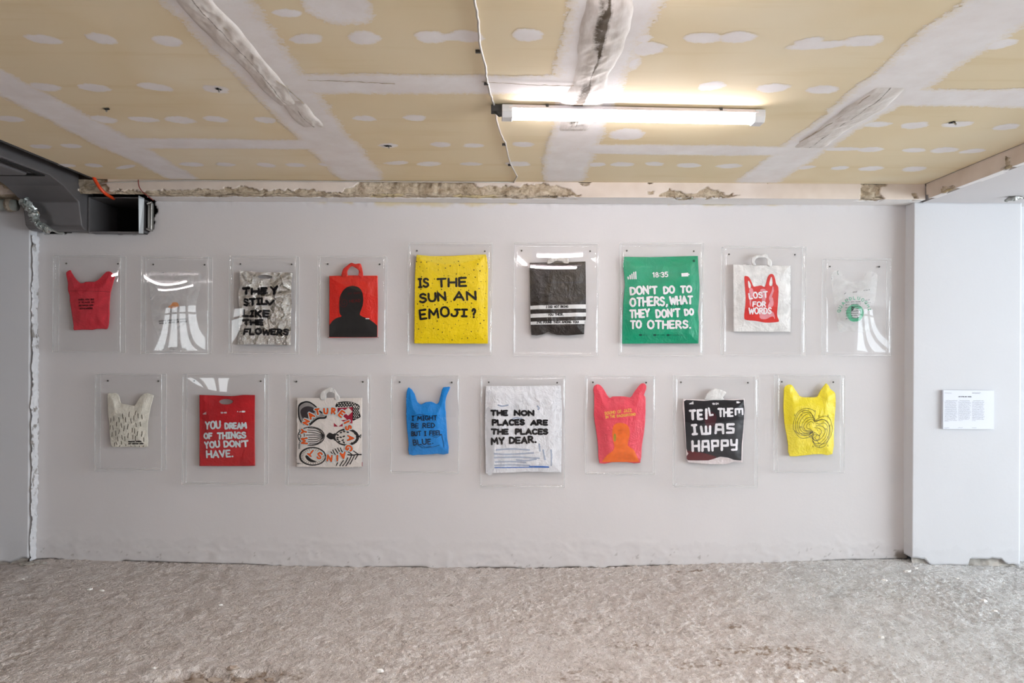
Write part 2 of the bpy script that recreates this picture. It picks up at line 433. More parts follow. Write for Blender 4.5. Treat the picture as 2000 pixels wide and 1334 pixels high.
# main wall, with the ragged hole for the duct at its upper left
hole_px = [(60,452),(90,456),(175,454),(283,457),(296,449),(303,436),(300,425),(306,412),(303,402),(307,392),(304,383),(308,379),(308,360),(60,360)]
hole = [at(a, b, 0) for a, b in hole_px]
def in_hole(x, z):
    n = (fbm(x*22, z*22, 3, 21)-.5)*.03; m = (fbm(x*22, z*22, 3, 22)-.5)*.03
    return inpoly(x+n, z+m, hole)
def zbot(x):
    g = (fbm(x*3.1, x*0+.3, 3, 31)-.43)*.09 + (fbm(x*26, x*0+.7, 3, 32)-.5)*.02
    return floor_base(x, 0*x) + np.clip(g, -.02, .011) - .005
xs = np.arange(XL-.06, XR+.02, .0085); nv = np.linspace(0, 1, 262)
def wall_pos(u, v):
    z0 = zbot(u); z = z0 + (ZB+.005-z0)*v
    low = 1-sstep(.02, .26, z-z0 + (fbm(u*4, z*4, 3, 33)-.5)*.16)
    top = sstep(ZB-.05, ZB, z)
    y = (fbm(u*1.2, z*1.2, 2, 34)-.5)*.006 - low*(.003+.008*(ridged(u*9, z*14, 3, 35)-.4)) - top*(fbm(u*20, z*20, 3, 36)-.5)*.012
    return u, y, z
U, V = np.meshgrid(xs, nv, indexing='ij'); _, _, Z = wall_pos(U, V)
st = np.zeros_like(U)
for a, b, c, d in ((735,388,860,397),(860,386,1005,396),(620,384,680,390),(1310,392,1560,396),(1640,390,1660,394)):
    x0, z1 = at(a, b, 0); x1, z0 = at(c, d, 0)
    st = np.maximum(st, .8*sstep(-.03, .0, np.minimum.reduce([U-x0, x1-U, Z-z0, z1-Z]) + (fbm(U*14, Z*30, 3, 41)-.55)*.06))
zb = Z - zbot(U)
dirt = .75*(1-sstep(.0, .012, zb))*sstep(.45, .6, fbm(U*5, Z*0, 3, 44))
dirt = np.maximum(dirt, .4*sstep(.76, .82, fbm(U*38, Z*52, 3, 46))*(1-sstep(.05, .13, zb)))
xx, zz = at(1764, 1086, 0)
dirt = np.maximum(dirt, .8*(1-sstep(.3, 1, np.hypot((U-xx)/.07, (Z-zz)/.07)+(fbm(U*30, Z*30, 3, 45)-.5)*1.2)))
wall = grid_obj('wall_back', xs, nv, wall_pos, M['wall'], keep=lambda u, v: ~in_hole(u, wall_pos(u, v)[2]), attrs={'stain': st, 'dirt': dirt})
# thickness of the wall around the hole and along the foot
bm = bmesh.new(); bm.from_mesh(wall.data)
be = [e for e in bm.edges if e.is_boundary]
r = bmesh.ops.extrude_edge_only(bm, edges=be)
for v_ in [g for g in r['geom'] if isinstance(g, bmesh.types.BMVert)]: v_.co.y += .11
bm.to_mesh(wall.data); bm.free()
tag(wall, 'white painted main wall with torn hole for the duct', kind='structure')
def struct_box(name, x0, x1, y0, y1, z0, z1, mat, label=None):
    return tag(MB().box(x0, x1, y0, y1, z0, z1).build(name, mat), label, kind='structure')
struct_box('wall_cavity', -4.6, 3.4, .34, .40, -.1, 2.9, M['brick'])
for x0, x1, z0, z1 in ((-3.2, -2.2, CZ+.66, CZ+.735),(-3.2, -2.2, CZ+.745, CZ+.82),(-3.2, -2.2, CZ+.83, CZ+.90)):
    for k in range(4):
        a = x0 + k*.25 + (.12 if z0 > CZ+.74 else 0)
        MB().box(a, a+.24, .325, .345, z0, z1).build('brick', M['brick'], bpy.data.objects['wall_cavity'], bevel=.004)

# beam along the back and the face of the lower side soffit: plaster with the broken places
dmg_px = [[(150,345),(206,349),(212,372),(330,371),(430,370),(478,362),(520,372),(600,371),(660,374),(698,364),(702,343),(925,343),(928,362),(1000,364),(1055,358),(1090,363),(1137,382),(1000,396),(640,390),(150,392)],
          [(1127,344),(1157,345),(1157,353),(1148,360),(1135,360),(1127,352)],
          [(1283,384),(1302,371),(1322,372),(1355,379),(1378,366),(1400,371),(1442,384),(1350,388)],
          [(1683,352),(1720,352),(1734,356),(1730,364),(1718,365),(1722,380),(1729,388),(1700,396),(1678,390),(1684,370)],
          [(1263,348),(1277,348),(1277,358),(1264,358)],[(1500,349),(1508,349),(1508,357),(1500,357)],[(1266,374),(1276,374),(1275,381),(1267,381)],[(1785,380),(1795,378),(1796,388),(1785,389)]]
HB = ZC - ZB
def beam_like(name, us, origin, mat, polys, hx, label, keep=None):
    """front face (v 0..HB downwards) and underside (v HB..) of a beam running along u; hx maps (u, depth)->(x, y)"""
    vs = np.concatenate([np.linspace(0, HB, 25), HB+np.linspace(.004, -BY+.002, 28)])
    U, V = np.meshgrid(us, vs, indexing='ij')
    zf = ZC - np.minimum(V, HB)
    n1 = (fbm(U*34, V*34, 4, 51)-.5)*.050; n2 = (fbm(U*34, V*34, 4, 52)-.5)*.040
    D = np.zeros_like(U)
    for P in polys: D = np.maximum(D, inpoly(U+n1, zf+n2, P)*1.0)
    under = V > HB
    D = np.where(under, D*(V < HB+.03+.05*fbm(U*8, V*0, 3, 53)), D)
    rock = ridged(U*15, V*22, 4, 54)
    dd = D*(.002+.026*np.clip(rock-.25, 0, 1))
    stn = np.where(under, .7*sstep(.52, .62, fbm(U*5, V*9, 3, 55))*(U > at(735,0,0)[0])*(U < at(1010,0,0)[0]), 0)
    def pos(u, v):
        un = v > HB
        dep = np.where(un, v-HB, 0) + np.where(un, 0, dd)
        z = ZC - np.minimum(v, HB) + np.where(un, dd*.7, 0)
        # rounded arris where broken
        ar = D*np.exp(-((v-HB)/.014)**2)*.012
        dep = dep + ar; z = z + ar*.8 + (fbm(u*2, v*0, 2, 57)-.5)*.006*(v >= HB*.98)
        x, y = hx(u, dep); return x, y, z
    o = grid_obj(name, us, vs, pos, mat, attrs={'dmg': D, 'stain': stn, 'paint': 1.0*(V > HB+.002)}, flip=True, keep=keep)
    return tag(o, label, kind='structure')
polys = [[at(a, b, BY) for a, b in P] for P in dmg_px]
beam_like('trim_1', np.arange(-3.35, XR+.014, .006), None, M['beam'], polys, lambda u, d: (u, BY+d), 'plastered beam along the top of the main wall, rubble showing',
    keep=lambda u, v: (v < HB+.001) | (u > at(302+0, 390, 0)[0]+.03*fbm(v*60, v*0, 3, 58)))
def at_x(px, py, X):
    a, b = _ray(px, py); d = X/a; return CY+d, CZ+b*d
side_px = [[(1838,366),(1858,362),(1866,374),(1850,380),(1838,378)],[(1962,308),(1970,305),(1974,330),(1984,336),(1955,342),(1960,326)],[(1794,383),(1812,380),(1812,392),(1794,392)]]
polys2 = [[at_x(a, b, XR+.01) for a, b in P] for P in side_px]
beam_like('trim_2', np.arange(-9.9, BY+.001, .012), None, M['beam'], polys2, lambda u, d: (XR+.01+np.minimum(d, .05), u), 'plastered face of the lowered side ceiling')
struct_box('ceiling_side', XR+.045, 8.6, -9.95, .45, ZB-.0, ZC+.3, M['wall'], 'lower white side ceiling')
struct_box('ceiling_slab', -8.7, 8.7, -10.1, .5, 2.83, 2.95, M['brick'])
struct_box('trim_3', -4.5, XR+.05, -.16, .33, ZC+.001, ZC+.10, M['brick'])

# plasterboard ceiling: boards, joint compound, dabs of filler, torn tape
ceil = struct_box('ceiling', CEIL_L, XR+.04, -9.9, BY+.04, ZC+.014, ZC+.03, M['frame'], 'unpainted plasterboard ceiling with white jointing')
colx = [CEIL_L, -2.03, -.93, .28, 1.455, XR+.008]
cuts = [[-3.0, -5.4, -7.8], [-.89, -3.3, -5.7, -8.1], [-1.68, -4.1, -6.5, -8.9], [-.85, -3.25, -5.65, -8.05], [-1.58, -4.0, -6.4, -8.8]]
for i in range(5):
    yy = [BY+.006] + cuts[i] + [-9.9]
    for k in range(len(yy)-1):
        MB().box(colx[i]+.0015, colx[i+1]-.0015, yy[k+1]+.0015, yy[k]-.0015, ZC, ZC+.0125).build('plasterboard', M['board'], ceil, bevel=.0015)
def patch(name, us, vs, xy, h, edge, mat, parent, dirt=None, smooth=True):
    """thin raised layer under the ceiling; edge 0 at the rim"""
    U, V = np.meshgrid(us, vs, indexing='ij'); e = edge(U, V); at_ = {'edge': e}
    if dirt is not None: at_['dirt'] = dirt(U, V)
    def pos(u, v):
        x, y = xy(u, v); return x, y, ZC - .0004 - h(u, v)*np.minimum(e*2, 1)
    return grid_obj(name, us, vs, pos, mat, parent, attrs=at_, smooth=smooth, flip=True)
def strip(along, c, a0, a1, w, seed):
    us = np.arange(a0, a1+.001, .02); vs = np.linspace(-1, 1, 15)
    def xy(u, v):
        ww = w*(.78 + .5*fbm(u*2.2, 0*u+seed, 3, seed) + .22*fbm(u*14, np.sign(v)*3, 3, seed+1))
        off = (fbm(u*.9, 0*u, 2, seed+2)-.5)*.05
        p = c + off + v*ww/2
        return (u, p) if along == 'x' else (p, u)
    endf = lambda u: np.minimum(np.minimum((u-a0)/.06, (a1-u)/.06), 1)
    return patch('joint_compound', us, vs, xy, lambda u, v: .0007*(1-v*v*.5)+.0003*fbm(u*5, v*4, 2, 3), lambda u, v: np.minimum((1-np.abs(v))*2.4, 1)*np.clip(endf(u), 0, 1), M['compound'], ceil)
for i, c in enumerate(colx[1:-1]): strip('y', c, -9.8, BY+.01, (.22, .27, .26, .27)[i], 60+i*3)
for i in range(5):
    for k, c in enumerate(cuts[i]): strip('x', c, colx[i]-(0 if i == 0 else .02), colx[i+1]+.02, (.17 if abs(c) < 1.2 else .2), 80+i*7+k)
def blob(px, py, rx, ry, seed, rot=0.0, name='filler_dab'):
    x, y = at_z(px, py, ZC); n = 20
    us = np.linspace(0, 2*math.pi, 22); vs = np.array([0, .35, .6, .78, .9, 1.0])
    def xy(u, v):
        q = 1 + .42*(fbm(np.cos(u)*1.6+seed, np.sin(u)*1.6+seed*.7, 3, 5)-.5)
        a, b = np.cos(u)*rx*v*q, np.sin(u)*ry*v*q
        return x + a*math.cos(rot)-b*math.sin(rot), y + a*math.sin(rot)+b*math.cos(rot)
    patch(name, us, vs, xy, lambda u, v: .0006*(1-v**3), lambda u, v: np.clip((1-v)*3.2, 0, 1), M['compound'], ceil)
dabs = [(85,77),(198,75),(328,80),(598,76),(712,74),(842,72),(912,71),(1030,68),(1245,75),(1375,74),(1440,72),(1580,82),(1685,80),(1948,86),
 (85,170),(182,171),(305,170),(420,174),(1390,168),(1510,172),(1607,175),(18,232),(200,233),(280,233),(350,234),(423,233),(518,234),(712,231),(810,230),
 (1710,243),(1785,245),(1870,243),(1965,248),(758,284),(860,282),(925,284),(1022,282),(1700,292),(1785,293),(1845,293),(1900,295),(80,286),(140,285),
 (130,323),(183,323),(375,321),(440,321),(520,322),(577,322),(640,321),(775,318),(838,320),(920,320),(1012,320),(1165,321),(1215,321),(1278,320),(1345,323),(1425,324),
 (1570,327),(1640,328),(1700,329),(1785,330)]
for i, (a, b) in enumerate(dabs): blob(a, b, .064*R.uniform(.85, 1.25), .050*R.uniform(.8, 1.15), i*1.37, R.uniform(-.3, .3))
blob(245, 326, .10, .03, 3.3, -.5); blob(1640, 291, .14, .035, 5.1); blob(885, 72, .08, .03, 7.7); blob(1600, 88, .12, .035, 9.9, -.2)
blob(658, 5, .125, .16, 2.2, .1, 'filler_patch'); blob(1250, 95, .10, .06, 4.4, 0, 'filler_patch'); blob(1210, 120, .09, .12, 8.4, 0, 'filler_patch'); blob(1225, 262, .10, .10, 1.9, 0, 'filler_patch'); blob(560, 25, .05, .03, 6.6)
def tape(cx, y0, y1, w, seed, dirty):
    us = np.arange(y0, y1, .006); vs = np.linspace(-1, 1, 23)
    off = lambda u: (fbm(u*3, 0*u, 3, seed)-.5)*.05
    xy = lambda u, v: (cx + off(u) + v*w/2*(.6+.8*fbm(u*3.2, 0*u+2, 3, seed+1)), u)
    endf = lambda u: np.clip(np.minimum((u-y0)/.1, (y1-u)/.1), 0, 1)
    h = lambda u, v: .0035 + .009*ridged(u*11+v*.6, v*1.2, 3, seed+2)*endf(u)*(1-v*v)
    patch('torn_tape', us, vs, xy, h, lambda u, v: np.minimum((1-np.abs(v))*4, 1)*endf(u), M['tape'], ceil,
          dirt=lambda u, v: dirty*np.exp(-((v+.15)/.32)**2)*sstep(.3, .6, fbm(u*7, v*2, 4, seed+4)) + .6*np.exp(-(v/.03)**2)*sstep(.25, .4, fbm(u*4, 0*u, 3, seed+5)))
tape(-.975, -2.75, -1.42, .10, 121, .12); tape(-.95, -1.50, -1.15, .10, 125, .3)
tape(.27, -2.35, -1.12, .15, 131, 1.0); tape(1.455, -1.68, -.88, .15, 141, .2)
def crack(pts, w, name='crack'):
    mb = MB(); P = []
    for i in range(len(pts)-1):
        (a, b), (c, d) = pts[i], pts[i+1]; n = max(2, int(math.hypot(c-a, d-b)/8))
        P += [(a+(c-a)*j/n + R.uniform(-1.2, 1.2), b+(d-b)*j/n + R.uniform(-.8, .8)) for j in range(n)]
    P = [at_z(a, b, ZC-.006) for a, b in P]
    mb.tube([(x, y, ZC-.0058) for x, y in P], [w*R.uniform(.4, 1.2) for _ in P], 5)
    mb.build(name, M['rubble'], ceil)
crack([(375,0),(420,45),(462,68)], .0022); crack([(462,68),(500,118),(530,150),(560,172),(600,210)], .0018); crack([(1165,205),(1172,160),(1160,100)], .002)
crack([(1698,186),(1640,230),(1600,255),(1555,283)], .0024); crack([(600,157),(690,160),(780,165)], .0015); crack([(940,160),(1040,166),(1130,168)], .0012)
for px, py in ((208,212),(1862,238),(427,173),(758,284)):
    x, y = at_z(px, py, ZC); mb = MB()
    pts = [(x+math.cos(a)*r, y+math.sin(a)*r*.8) for a, r in [(k*.7, .022*R.uniform(.35, 1.1)) for k in range(9)]]
    mb.add([(a, b, ZC-.003) for a, b in pts]+[(x, y, ZC-.001)], [(i, (i+1)%9, 9) for i in range(9)])  # flat black star stands in for the dark inside the hole
    mb.tube([(x, y, ZC), (x+.006, y-.01, ZC-.016)], .004, 6, 1)
    mb.build('fixing_hole', [M['dark'], M['steel']], ceil)

# right pier with its broken foot
YP = -.09
def pier(name, x0, x1, yf, ztop, foot, seed, mat, label, hidden_side=None):
    xs = np.arange(x0, x1+.001, .01); vs = np.linspace(0, 1, 150)
    fx = [at(a, b, yf)[0] for a, b in foot]; fz = [at(a, b, yf)[1] for a, b in foot]
    zb_ = lambda u: np.interp(u, fx, fz) + (fbm(u*30, 0*u, 3, seed)-.5)*.012
    def pos(u, v):
        z = zb_(u) + (ztop-zb_(u))*v
        low = 1-sstep(.0, .22, z-zb_(u) + (fbm(u*5, z*5, 3, seed+1)-.5)*.12)
        return u, yf + (fbm(u*1.4, z*1.2, 2, seed+2)-.5)*.006*np.minimum(1, (u-x0)/.1) - low*.005*(ridged(u*10, z*14, 3, seed+3)-.3), z
    U, V = np.meshgrid(xs, vs, indexing='ij'); Z = pos(U, V)[2]
    fr = grid_obj(name+'_f', xs, vs, pos, mat, attrs={'stain': 0*U, 'dirt': .6*(1-sstep(0, .01, Z-zb_(U)))*sstep(.4, .6, fbm(U*8, 0*U, 3, seed+6))})
    bm = bmesh.new(); bm.from_mesh(fr.data)
    r = bmesh.ops.extrude_edge_only(bm, edges=[e for e in bm.edges if e.is_boundary])
    for v_ in [g for g in r['geom'] if isinstance(g, bmesh.types.BMVert)]: v_.co.y = min(yf+.2, .08) if abs(v_.co.z-ztop) < .01 or v_.co.x < x0+.02 or v_.co.x > x1-.02 else yf+.05
    bm.to_mesh(fr.data); bm.free(); fr.name = name; fr.data.name = name
    tag(fr, label, kind='structure')
    # rough core behind the missing foot
    vs2 = np.linspace(0, .22, 30)
    core = grid_obj('masonry_core', xs[1:-1], vs2, lambda u, v: (u, yf+.055-.035*ridged(u*14, v*14, 4, seed+8)-.03*(1-v/.22), -.06+v), M['greyrubble'], fr)
    return fr
pier('wall_right', XR-.012, 3.13, YP, ZB+.004, [(1770,1090),(1806,1091),(1816,1103),(1890,1105),(1893,1091),(1955,1092),(1962,1100),(1990,1104),(2010,1104)], 201, M['pier'], 'white pier at the right of the main wall')
struct_box('wall_right_recess', 3.1, 8.6, .02, .12, -.1, ZB+.004, M['pier'])
pier('wall_left', -6.0, XL, -.06, CZ+.925, [(-900,1100),(0,1096),(20,1100),(40,1090),(62,1092),(90,1090)], 231, M['pier'], 'grey plastered wall left of the torn corner joint')
# torn plaster edge in the left corner
us = np.linspace(-.06, .002, 16); vs = np.linspace(.02, CZ+.72, 420)
U, V = np.meshgrid(us, vs, indexing='ij')
o = grid_obj('trim_4', us, vs, lambda u, v: (XL+.002+.016*ridged(u*30, v*26, 4, 77)+.018*(fbm(u*9, v*6, 3, 79)-.35), u+(fbm(u*9, v*22, 3, 78)-.5)*.02, v), M['pier'],
             attrs={'stain': 0*U, 'dirt': .7*sstep(.60, .68, fbm(U*50, V*30, 4, 80))*sstep(.4, .55, fbm(V*3, U*0, 2, 81))}, flip=True)
tag(o, 'ragged white plaster edge in the left corner', kind='structure')
struct_box('wall_left_side', -8.7, -8.55, -10.1, .1, -.1, 2.85, M['bare'])
struct_box('wall_left_back', -8.6, -5.95, .0, .1, -.1, 2.85, M['wall'])
struct_box('trim_5', -6.0, XL-.02, -.02, .08, CZ+.90, 2.85, M['rubble'])

# far walls behind the camera, with their windows
def window(n, horiz, a0, a1, pos, z0, z1, mull):
    """frame and mullions; a0..a1 along the wall"""
    fr = MB(); t = .05
    def bx(a, b, c, d):
        if horiz: fr.box(a, b, pos-.04, pos+.04, c, d)
        else: fr.box(pos-.04, pos+.04, a, b, c, d)
    bx(a0, a1, z0, z0+t); bx(a0, a1, z1-t, z1); bx(a0, a0+t, z0, z1); bx(a1-t, a1, z0, z1)
    for k in range(1, mull): c = a0+(a1-a0)*k/mull; bx(c-t*.9, c+t*.9, z0+t, z1-t)
    bx(a0, a1, z0+(z1-z0)*.78, z0+(z1-z0)*.78+.05)
    o = tag(fr.build('window_%d' % n, M['frame']), 'tall shop window behind the camera', kind='structure')
    for k in range(mull):
        a, b = a0+(a1-a0)*k/mull+t, a0+(a1-a0)*(k+1)/mull-t; m = MB()
        if horiz: m.box(a, b, pos-.003, pos+.003, z0+t, z1-t)
        else: m.box(pos-.003, pos+.003, a, b, z0+t, z1-t)
        m.build('pane', M['pane'], o)
WZ0, WZ1 = .95, 2.25
struct_box('wall_rear', -8.6, -7.6, -9.9, -9.75, -.1, 2.85, M['bare'])
struct_box('wall_rear_middle', -5.9, 6.9, -9.9, -9.75, -.1, 2.85, M['bare'])
struct_box('wall_rear_right', 8.0, 8.6, -9.9, -9.75, -.1, 2.85, M['bare'])
for i, (a, b) in enumerate(((-7.6, -5.9), (6.9, 8.0))):
    struct_box('wall_rear_sill', a, b, -9.9, -9.75, -.1, WZ0, M['bare']); struct_box('wall_rear_head', a, b, -9.9, -9.75, WZ1, 2.85, M['bare'])
window(1, True, -7.6, -5.9, -9.82, WZ0, WZ1, 4); window(2, True, 6.9, 8.0, -9.82, WZ0, WZ1, 3)
struct_box('wall_right_side', 8.2, 8.3, -9.9, -8.3, -.1, 2.85, M['wall']); struct_box('wall_right_side', 8.2, 8.3, -1.3, .1, -.1, 2.85, M['wall'])
struct_box('wall_right_sill', 8.2, 8.3, -8.3, -1.3, -.1, .3, M['wall']); struct_box('wall_right_head', 8.2, 8.3, -8.3, -1.3, WZ1, 2.85, M['wall'])
window(3, False, -8.3, -1.3, 8.25, .3, WZ1, 6)

# ============================================================ ceiling lamp and cable
def batten(x, y, L, rz, label, group=None, detail=True, mat='tube'):
    t = empty('batten_lamp', (x, y, ZC-.002), label, 'lamp', group); t.rotation_euler = (0, 0, rz); h = L/2
    MB().prism([(-.030, -.003), (-.040, -.020), (.040, -.020), (.030, -.003)], -h+.03, h-.03).build('housing', M['housing'], t)
    if detail:
        n = 10; prof = [(.033*math.cos(math.pi*k/n), -.0205-.036*math.sin(math.pi*k/n)) for k in range(n+1)]
        MB().prism(prof, -h+.045, h-.045).build('diffuser', M[mat], t, True)
    else:
        MB().prism([(-.03, -.0305), (-.022, -.055), (.022, -.055), (.03, -.0305)], -h+.045, h-.045).build('diffuser', M[mat], t)
    for s in (-1, 1):
        a, b = sorted((s*h, s*(h-.045)))
        MB().prism([(-.036, -.004), (-.037, -.034), (-.026, -.057), (.026, -.057), (.037, -.034), (.036, -.004)], a, b).build('end_cap', M['cap'], t, bevel=.003)
        if detail: MB().box(s*h*.66-.006, s*h*.66+.006, -.036, .036, -.020, .0).build('mounting_clip', M['clip'], t, bevel=.002)
    return t
a, b = at_z(980, 227, ZC-.045); c, d = at_z(1489, 237, ZC-.045)
lamp = batten((a+c)/2, (b+d)/2, math.hypot(c-a, d-b), math.atan2(d-b, c-a), 'lit white batten lamp under the plasterboard ceiling')
L2 = math.hypot(c-a, d-b)/2
mb = MB().box(-L2-.045, -L2+.05, -.026, .016, -.030, -.004).box(-L2-.012, -L2+.02, -.03, -.012, -.045, -.028)
mb.tube([(-L2-.04, -.01, -.02), (-L2-.01, -.02, -.05), (-L2+.02, -.012, -.04), (-L2+.035, 0, -.02)], .005, 6)
mb.build('terminal_block', M['clip'], lamp, bevel=.002)
def path_z(px, dz, n=5, wob=.002):
    P = [at_z(a, b, ZC-dz) for a, b in px]; out = []
    for i in range(len(P)-1):
        for k in range(n):
            f = k/n; out.append((P[i][0]+(P[i+1][0]-P[i][0])*f+R.uniform(-wob, wob), P[i][1]+(P[i+1][1]-P[i][1])*f, ZC-dz))
    out.append((P[-1][0], P[-1][1], ZC-dz)); return out
cab = empty('power_cable', (at_z(975, 225, ZC)[0], at_z(975, 225, ZC)[1], ZC-.006), 'thin white cable snaking along the ceiling past the lamp', 'cable')
def sub(mb, name, mat, parent, **k):
    l = parent.location; mb.V = [(x-l[0], y-l[1], z-l[2]) for x, y, z in mb.V]; return mb.build(name, mat, parent, **k)
p = path_z([(922,-90),(928,0),(935,50),(938,95),(948,130),(951,158),(960,190),(968,213),(970,235),(981,268),(988,281),(992,300),(996,318),(1010,344)], .006)
q = [(at(a, b, BY-.006)[0], BY-.008, min(ZC-.006, at(a, b, BY-.006)[1])) for a, b in ((1004,349),(940,349),(840,351),(790,352),(720,351),(640,350),(560,350),(470,349),(380,351),(280,354),(215,357),(176,361))]
sub(MB().tube(p+q[:1], .0042, 7), 'ceiling_run', M['cable'], cab, smooth=True)
sub(MB().tube(q, .0038, 7), 'beam_run', M['cable'], cab, smooth=True)
for a, b in ((935,97),(951,160),(985,280),(996,320)):
    x, y = at_z(a, b, ZC); sub(MB().box(x-.011, x+.006, y-.003, y+.003, ZC-.012, ZC-.001), 'cable_clip', M['clip'], cab)
# lamps of the same kind further back in the room (seen mirrored in the acrylic)
BG = 'batten lamps on the ceiling behind the viewpoint'
for x, y, rz, L, lb in ((.42, -2.62, .04, .56, 'nearest the picture wall, square to it'), (.40, -3.55, -.06, .66, 'short one at the back of the lamp ring'), (.0, -3.12, 1.75, .70, 'left slanting side of the lamp ring'), (.88, -3.1, -1.25, .75, 'right slanting side of the lamp ring'),
        (-4.62, -4.6, .12, 1.1, 'far left, nearer of a pair'), (-4.9, -5.5, 0.0, 1.2, 'far left, further of a pair'), (3.6, -6.6, .6, 1.2, 'far right, alone and turned')):
    batten(x, y, L, rz, 'lit white batten lamp behind the viewpoint, ' + lb, BG, False, 'tube')

# ============================================================ duct, pipes and wires at the upper left
def prismx(prof, x0, x1): return MB().prism(prof, x0, x1)
du = empty('air_duct', (-2.85, -.2, ZC-.2), 'dark grey sheet metal duct bending down into the wall hole', 'duct')
zt = ZC+.02; zb2 = at(120, 449, -.10)[1]; zm = at(60, 344, -.40)[1]
x1d = at(176, 386, -.06)[0]-.007
prof = [(-.014, zb2), (-.10, zb2), (-.13, zb2+.02), (-.16, zb2+.16), (-.30, zm-.03), (-.42, zm), (-4.0, zm+.0), (-4.0, zm+.34), (-.014, zm+.34)]
sub(prismx(prof, -3.03, x1d), 'duct_body', M['duct'], du, bevel=.006)
# folded flange rim and the raised panel on the underside
zf = zm-.008
fl = MB().box(-3.03, -3.10+.38, -.455, -.425, zf, zm+.01).box(-2.735, -2.705, -3.2, -.425, zf, zm+.01)
sub(fl, 'flange_rim', M['dark'], du, bevel=.004)
sub(MB().box(-3.02, -2.76, -3.2, -.49, zf-.012, zm+.01), 'raised_panel', M['duct'], du, bevel=.01)
pl_ = [(CEIL_L-.03, -9.8), (CEIL_L-.004, -9.8), (CEIL_L-.004, BY), (CEIL_L-.03, BY)]
o = struct_box('trim_6', CEIL_L-.012, CEIL_L-.001, -9.8, BY, ZC-.004, ZC+.03, M['clip'])
# open duct end in the hole
x0, zt1 = at(176, 386, -.06); x1, zb1 = at(282, 455, -.06)
de = empty('duct_outlet', ((x0+x1)/2, -.05, zb1), 'open rectangular duct end with a light flange in the wall hole', 'duct')
t_ = .004
sh = MB().box(x0, x0+t_, -.07, .24, zb1, zt1).box(x1-t_-.012, x1-.012, -.06, .24, zb1, zt1).box(x0, x1-.012, -.06, .24, zb1, zb1+t_).box(x0, x1-.012, -.06, .24, zt1-t_, zt1)
sub(sh, 'duct_sleeve', M['duct'], de)
sub(MB().box(x0, x1, .235, .24, zb1, zt1), 'shade_backing', M['dark'], de)  # black sheet standing for the shade deep inside the open duct
w = .008
fr = MB().box(x0-.004, x0+w, -.078, -.07, zb1-.004, zt1).box(x0, x1, -.075, -.068, zb1-.004, zb1+.006).box(x0, x1, -.075, -.068, zt1-.006, zt1+.002)
sub(fr, 'rim', M['duct'], de, bevel=.002)
sub(MB().add([(x1-.012,-.10,zb1-.01),(x1+.001,-.075,zb1-.006),(x1+.006,-.075,zt1-.004),(x1-.016,-.10,zt1+.006),(x1-.012,-.096,zb1-.01),(x1+.001,-.071,zb1-.006),(x1+.006,-.071,zt1-.004),(x1-.016,-.096,zt1+.006)],
    [(0,1,2,3),(7,6,5,4),(0,4,5,1),(1,5,6,2),(2,6,7,3),(3,7,4,0)]), 'side_flange', M['duct_light'], de)
br_ = MB().box(x1+.004, x1+.02, -.03, .02, zb1+.02, zt1-.015).box(x1+.018, x1+.04, -.035, -.028, zb1+.03, zt1-.03)
br_.tube([(x1+.034, -.045, zb1+.02), (x1+.036, -.045, zt1-.03)], .006, 8).tube([(x1+.01, -.05, zt1-.035), (x1+.04, -.05, zt1-.025)], .008, 8).tube([(x1+.008, -.05, zb1+.028), (x1+.04, -.05, zb1+.018)], .007, 8)
sub(br_, 'clamp_bracket', M['steel'], de, bevel=.001)
# red-orange conduit, thin wire
def curve_pts(px, Ys, n=6):
    P = [(lambda q: Vector((q[0], Y, q[1])))(at(a, b, Y)) for (a, b), Y in zip(px, Ys)]; out = []
    for i in range(len(P)-1):
        p0, p1, p2, p3 = P[max(i-1, 0)], P[i], P[i+1], P[min(i+2, len(P)-1)]
        for k in range(n):
            t = k/n; out.append(.5*((2*p1)+(p2-p0)*t+(2*p0-5*p1+4*p2-p3)*t*t+(3*p1-p0-3*p2+p3)*t**3))
    out.append(P[-1]); return out
tag(MB().tube(curve_pts([(183,346),(188,356),(196,368),(207,379),(222,388)], [-.21,-.205,-.195,-.16,-.05]), .0098, 10).build('cable_conduit', M['orange'], None, True), 'orange-red conduit curving down beside the duct', 'conduit')
tag(MB().tube(curve_pts([(270,351),(271,362),(276,372),(287,382),(300,392)], [-.19,-.19,-.185,-.18,.0]), .0028, 6).build('loose_wire', M['wire'], None, True), 'thin dark red wire hanging down from the beam into the hole', 'wire')
# pipe and its torn foil sleeve at the far left
z_ = at(20, 399, -.14)[1]
pp = empty('wall_pipe', (-3.2, -.14, z_), 'pale grey horizontal pipe at the far left under the ledge', 'pipe')
sub(MB().tube([(-5.5, -.14, z_), (-4.2, -.14, z_), (-3.15, -.14, z_-.004), (-3.08, -.14, z_-.006)], .034, 16), 'pipe_run', M['pipe'], pp, smooth=True)
sub(MB().tube([(-3.13, -.14, z_-.005), (-3.10, -.14, z_-.005)], .040, 16), 'pipe_collar', M['rubble'], pp, smooth=True)
fs = empty('foil_sleeve', (-3.0, -.16, z_-.1), 'crumpled silver foil sleeve dropping from the pipe end', 'foil')
pts = curve_pts([(46,391),(55,402),(64,414),(67,424),(71,432),(80,443),(97,453)], [-.22,-.22,-.22,-.22,-.21,-.2,-.19], 5)
rad = [.026+.005*math.sin(i*2.1)-.0004*i for i in range(len(pts))]
mb = MB().tube(pts, rad, 14)
mb.V = [(x+R.uniform(-.007, .007), y+R.uniform(-.007, .007), z+R.uniform(-.007, .007)) for x, y, z in mb.V]
sub(mb, 'sleeve', M['foil'], fs)
pts = curve_pts([(85,436),(98,446),(112,454),(124,455)], [-.15, -.14, -.12, -.11], 5)
sub(MB().tube(pts, .006, 6), 'foil_strip', M['foil'], fs)
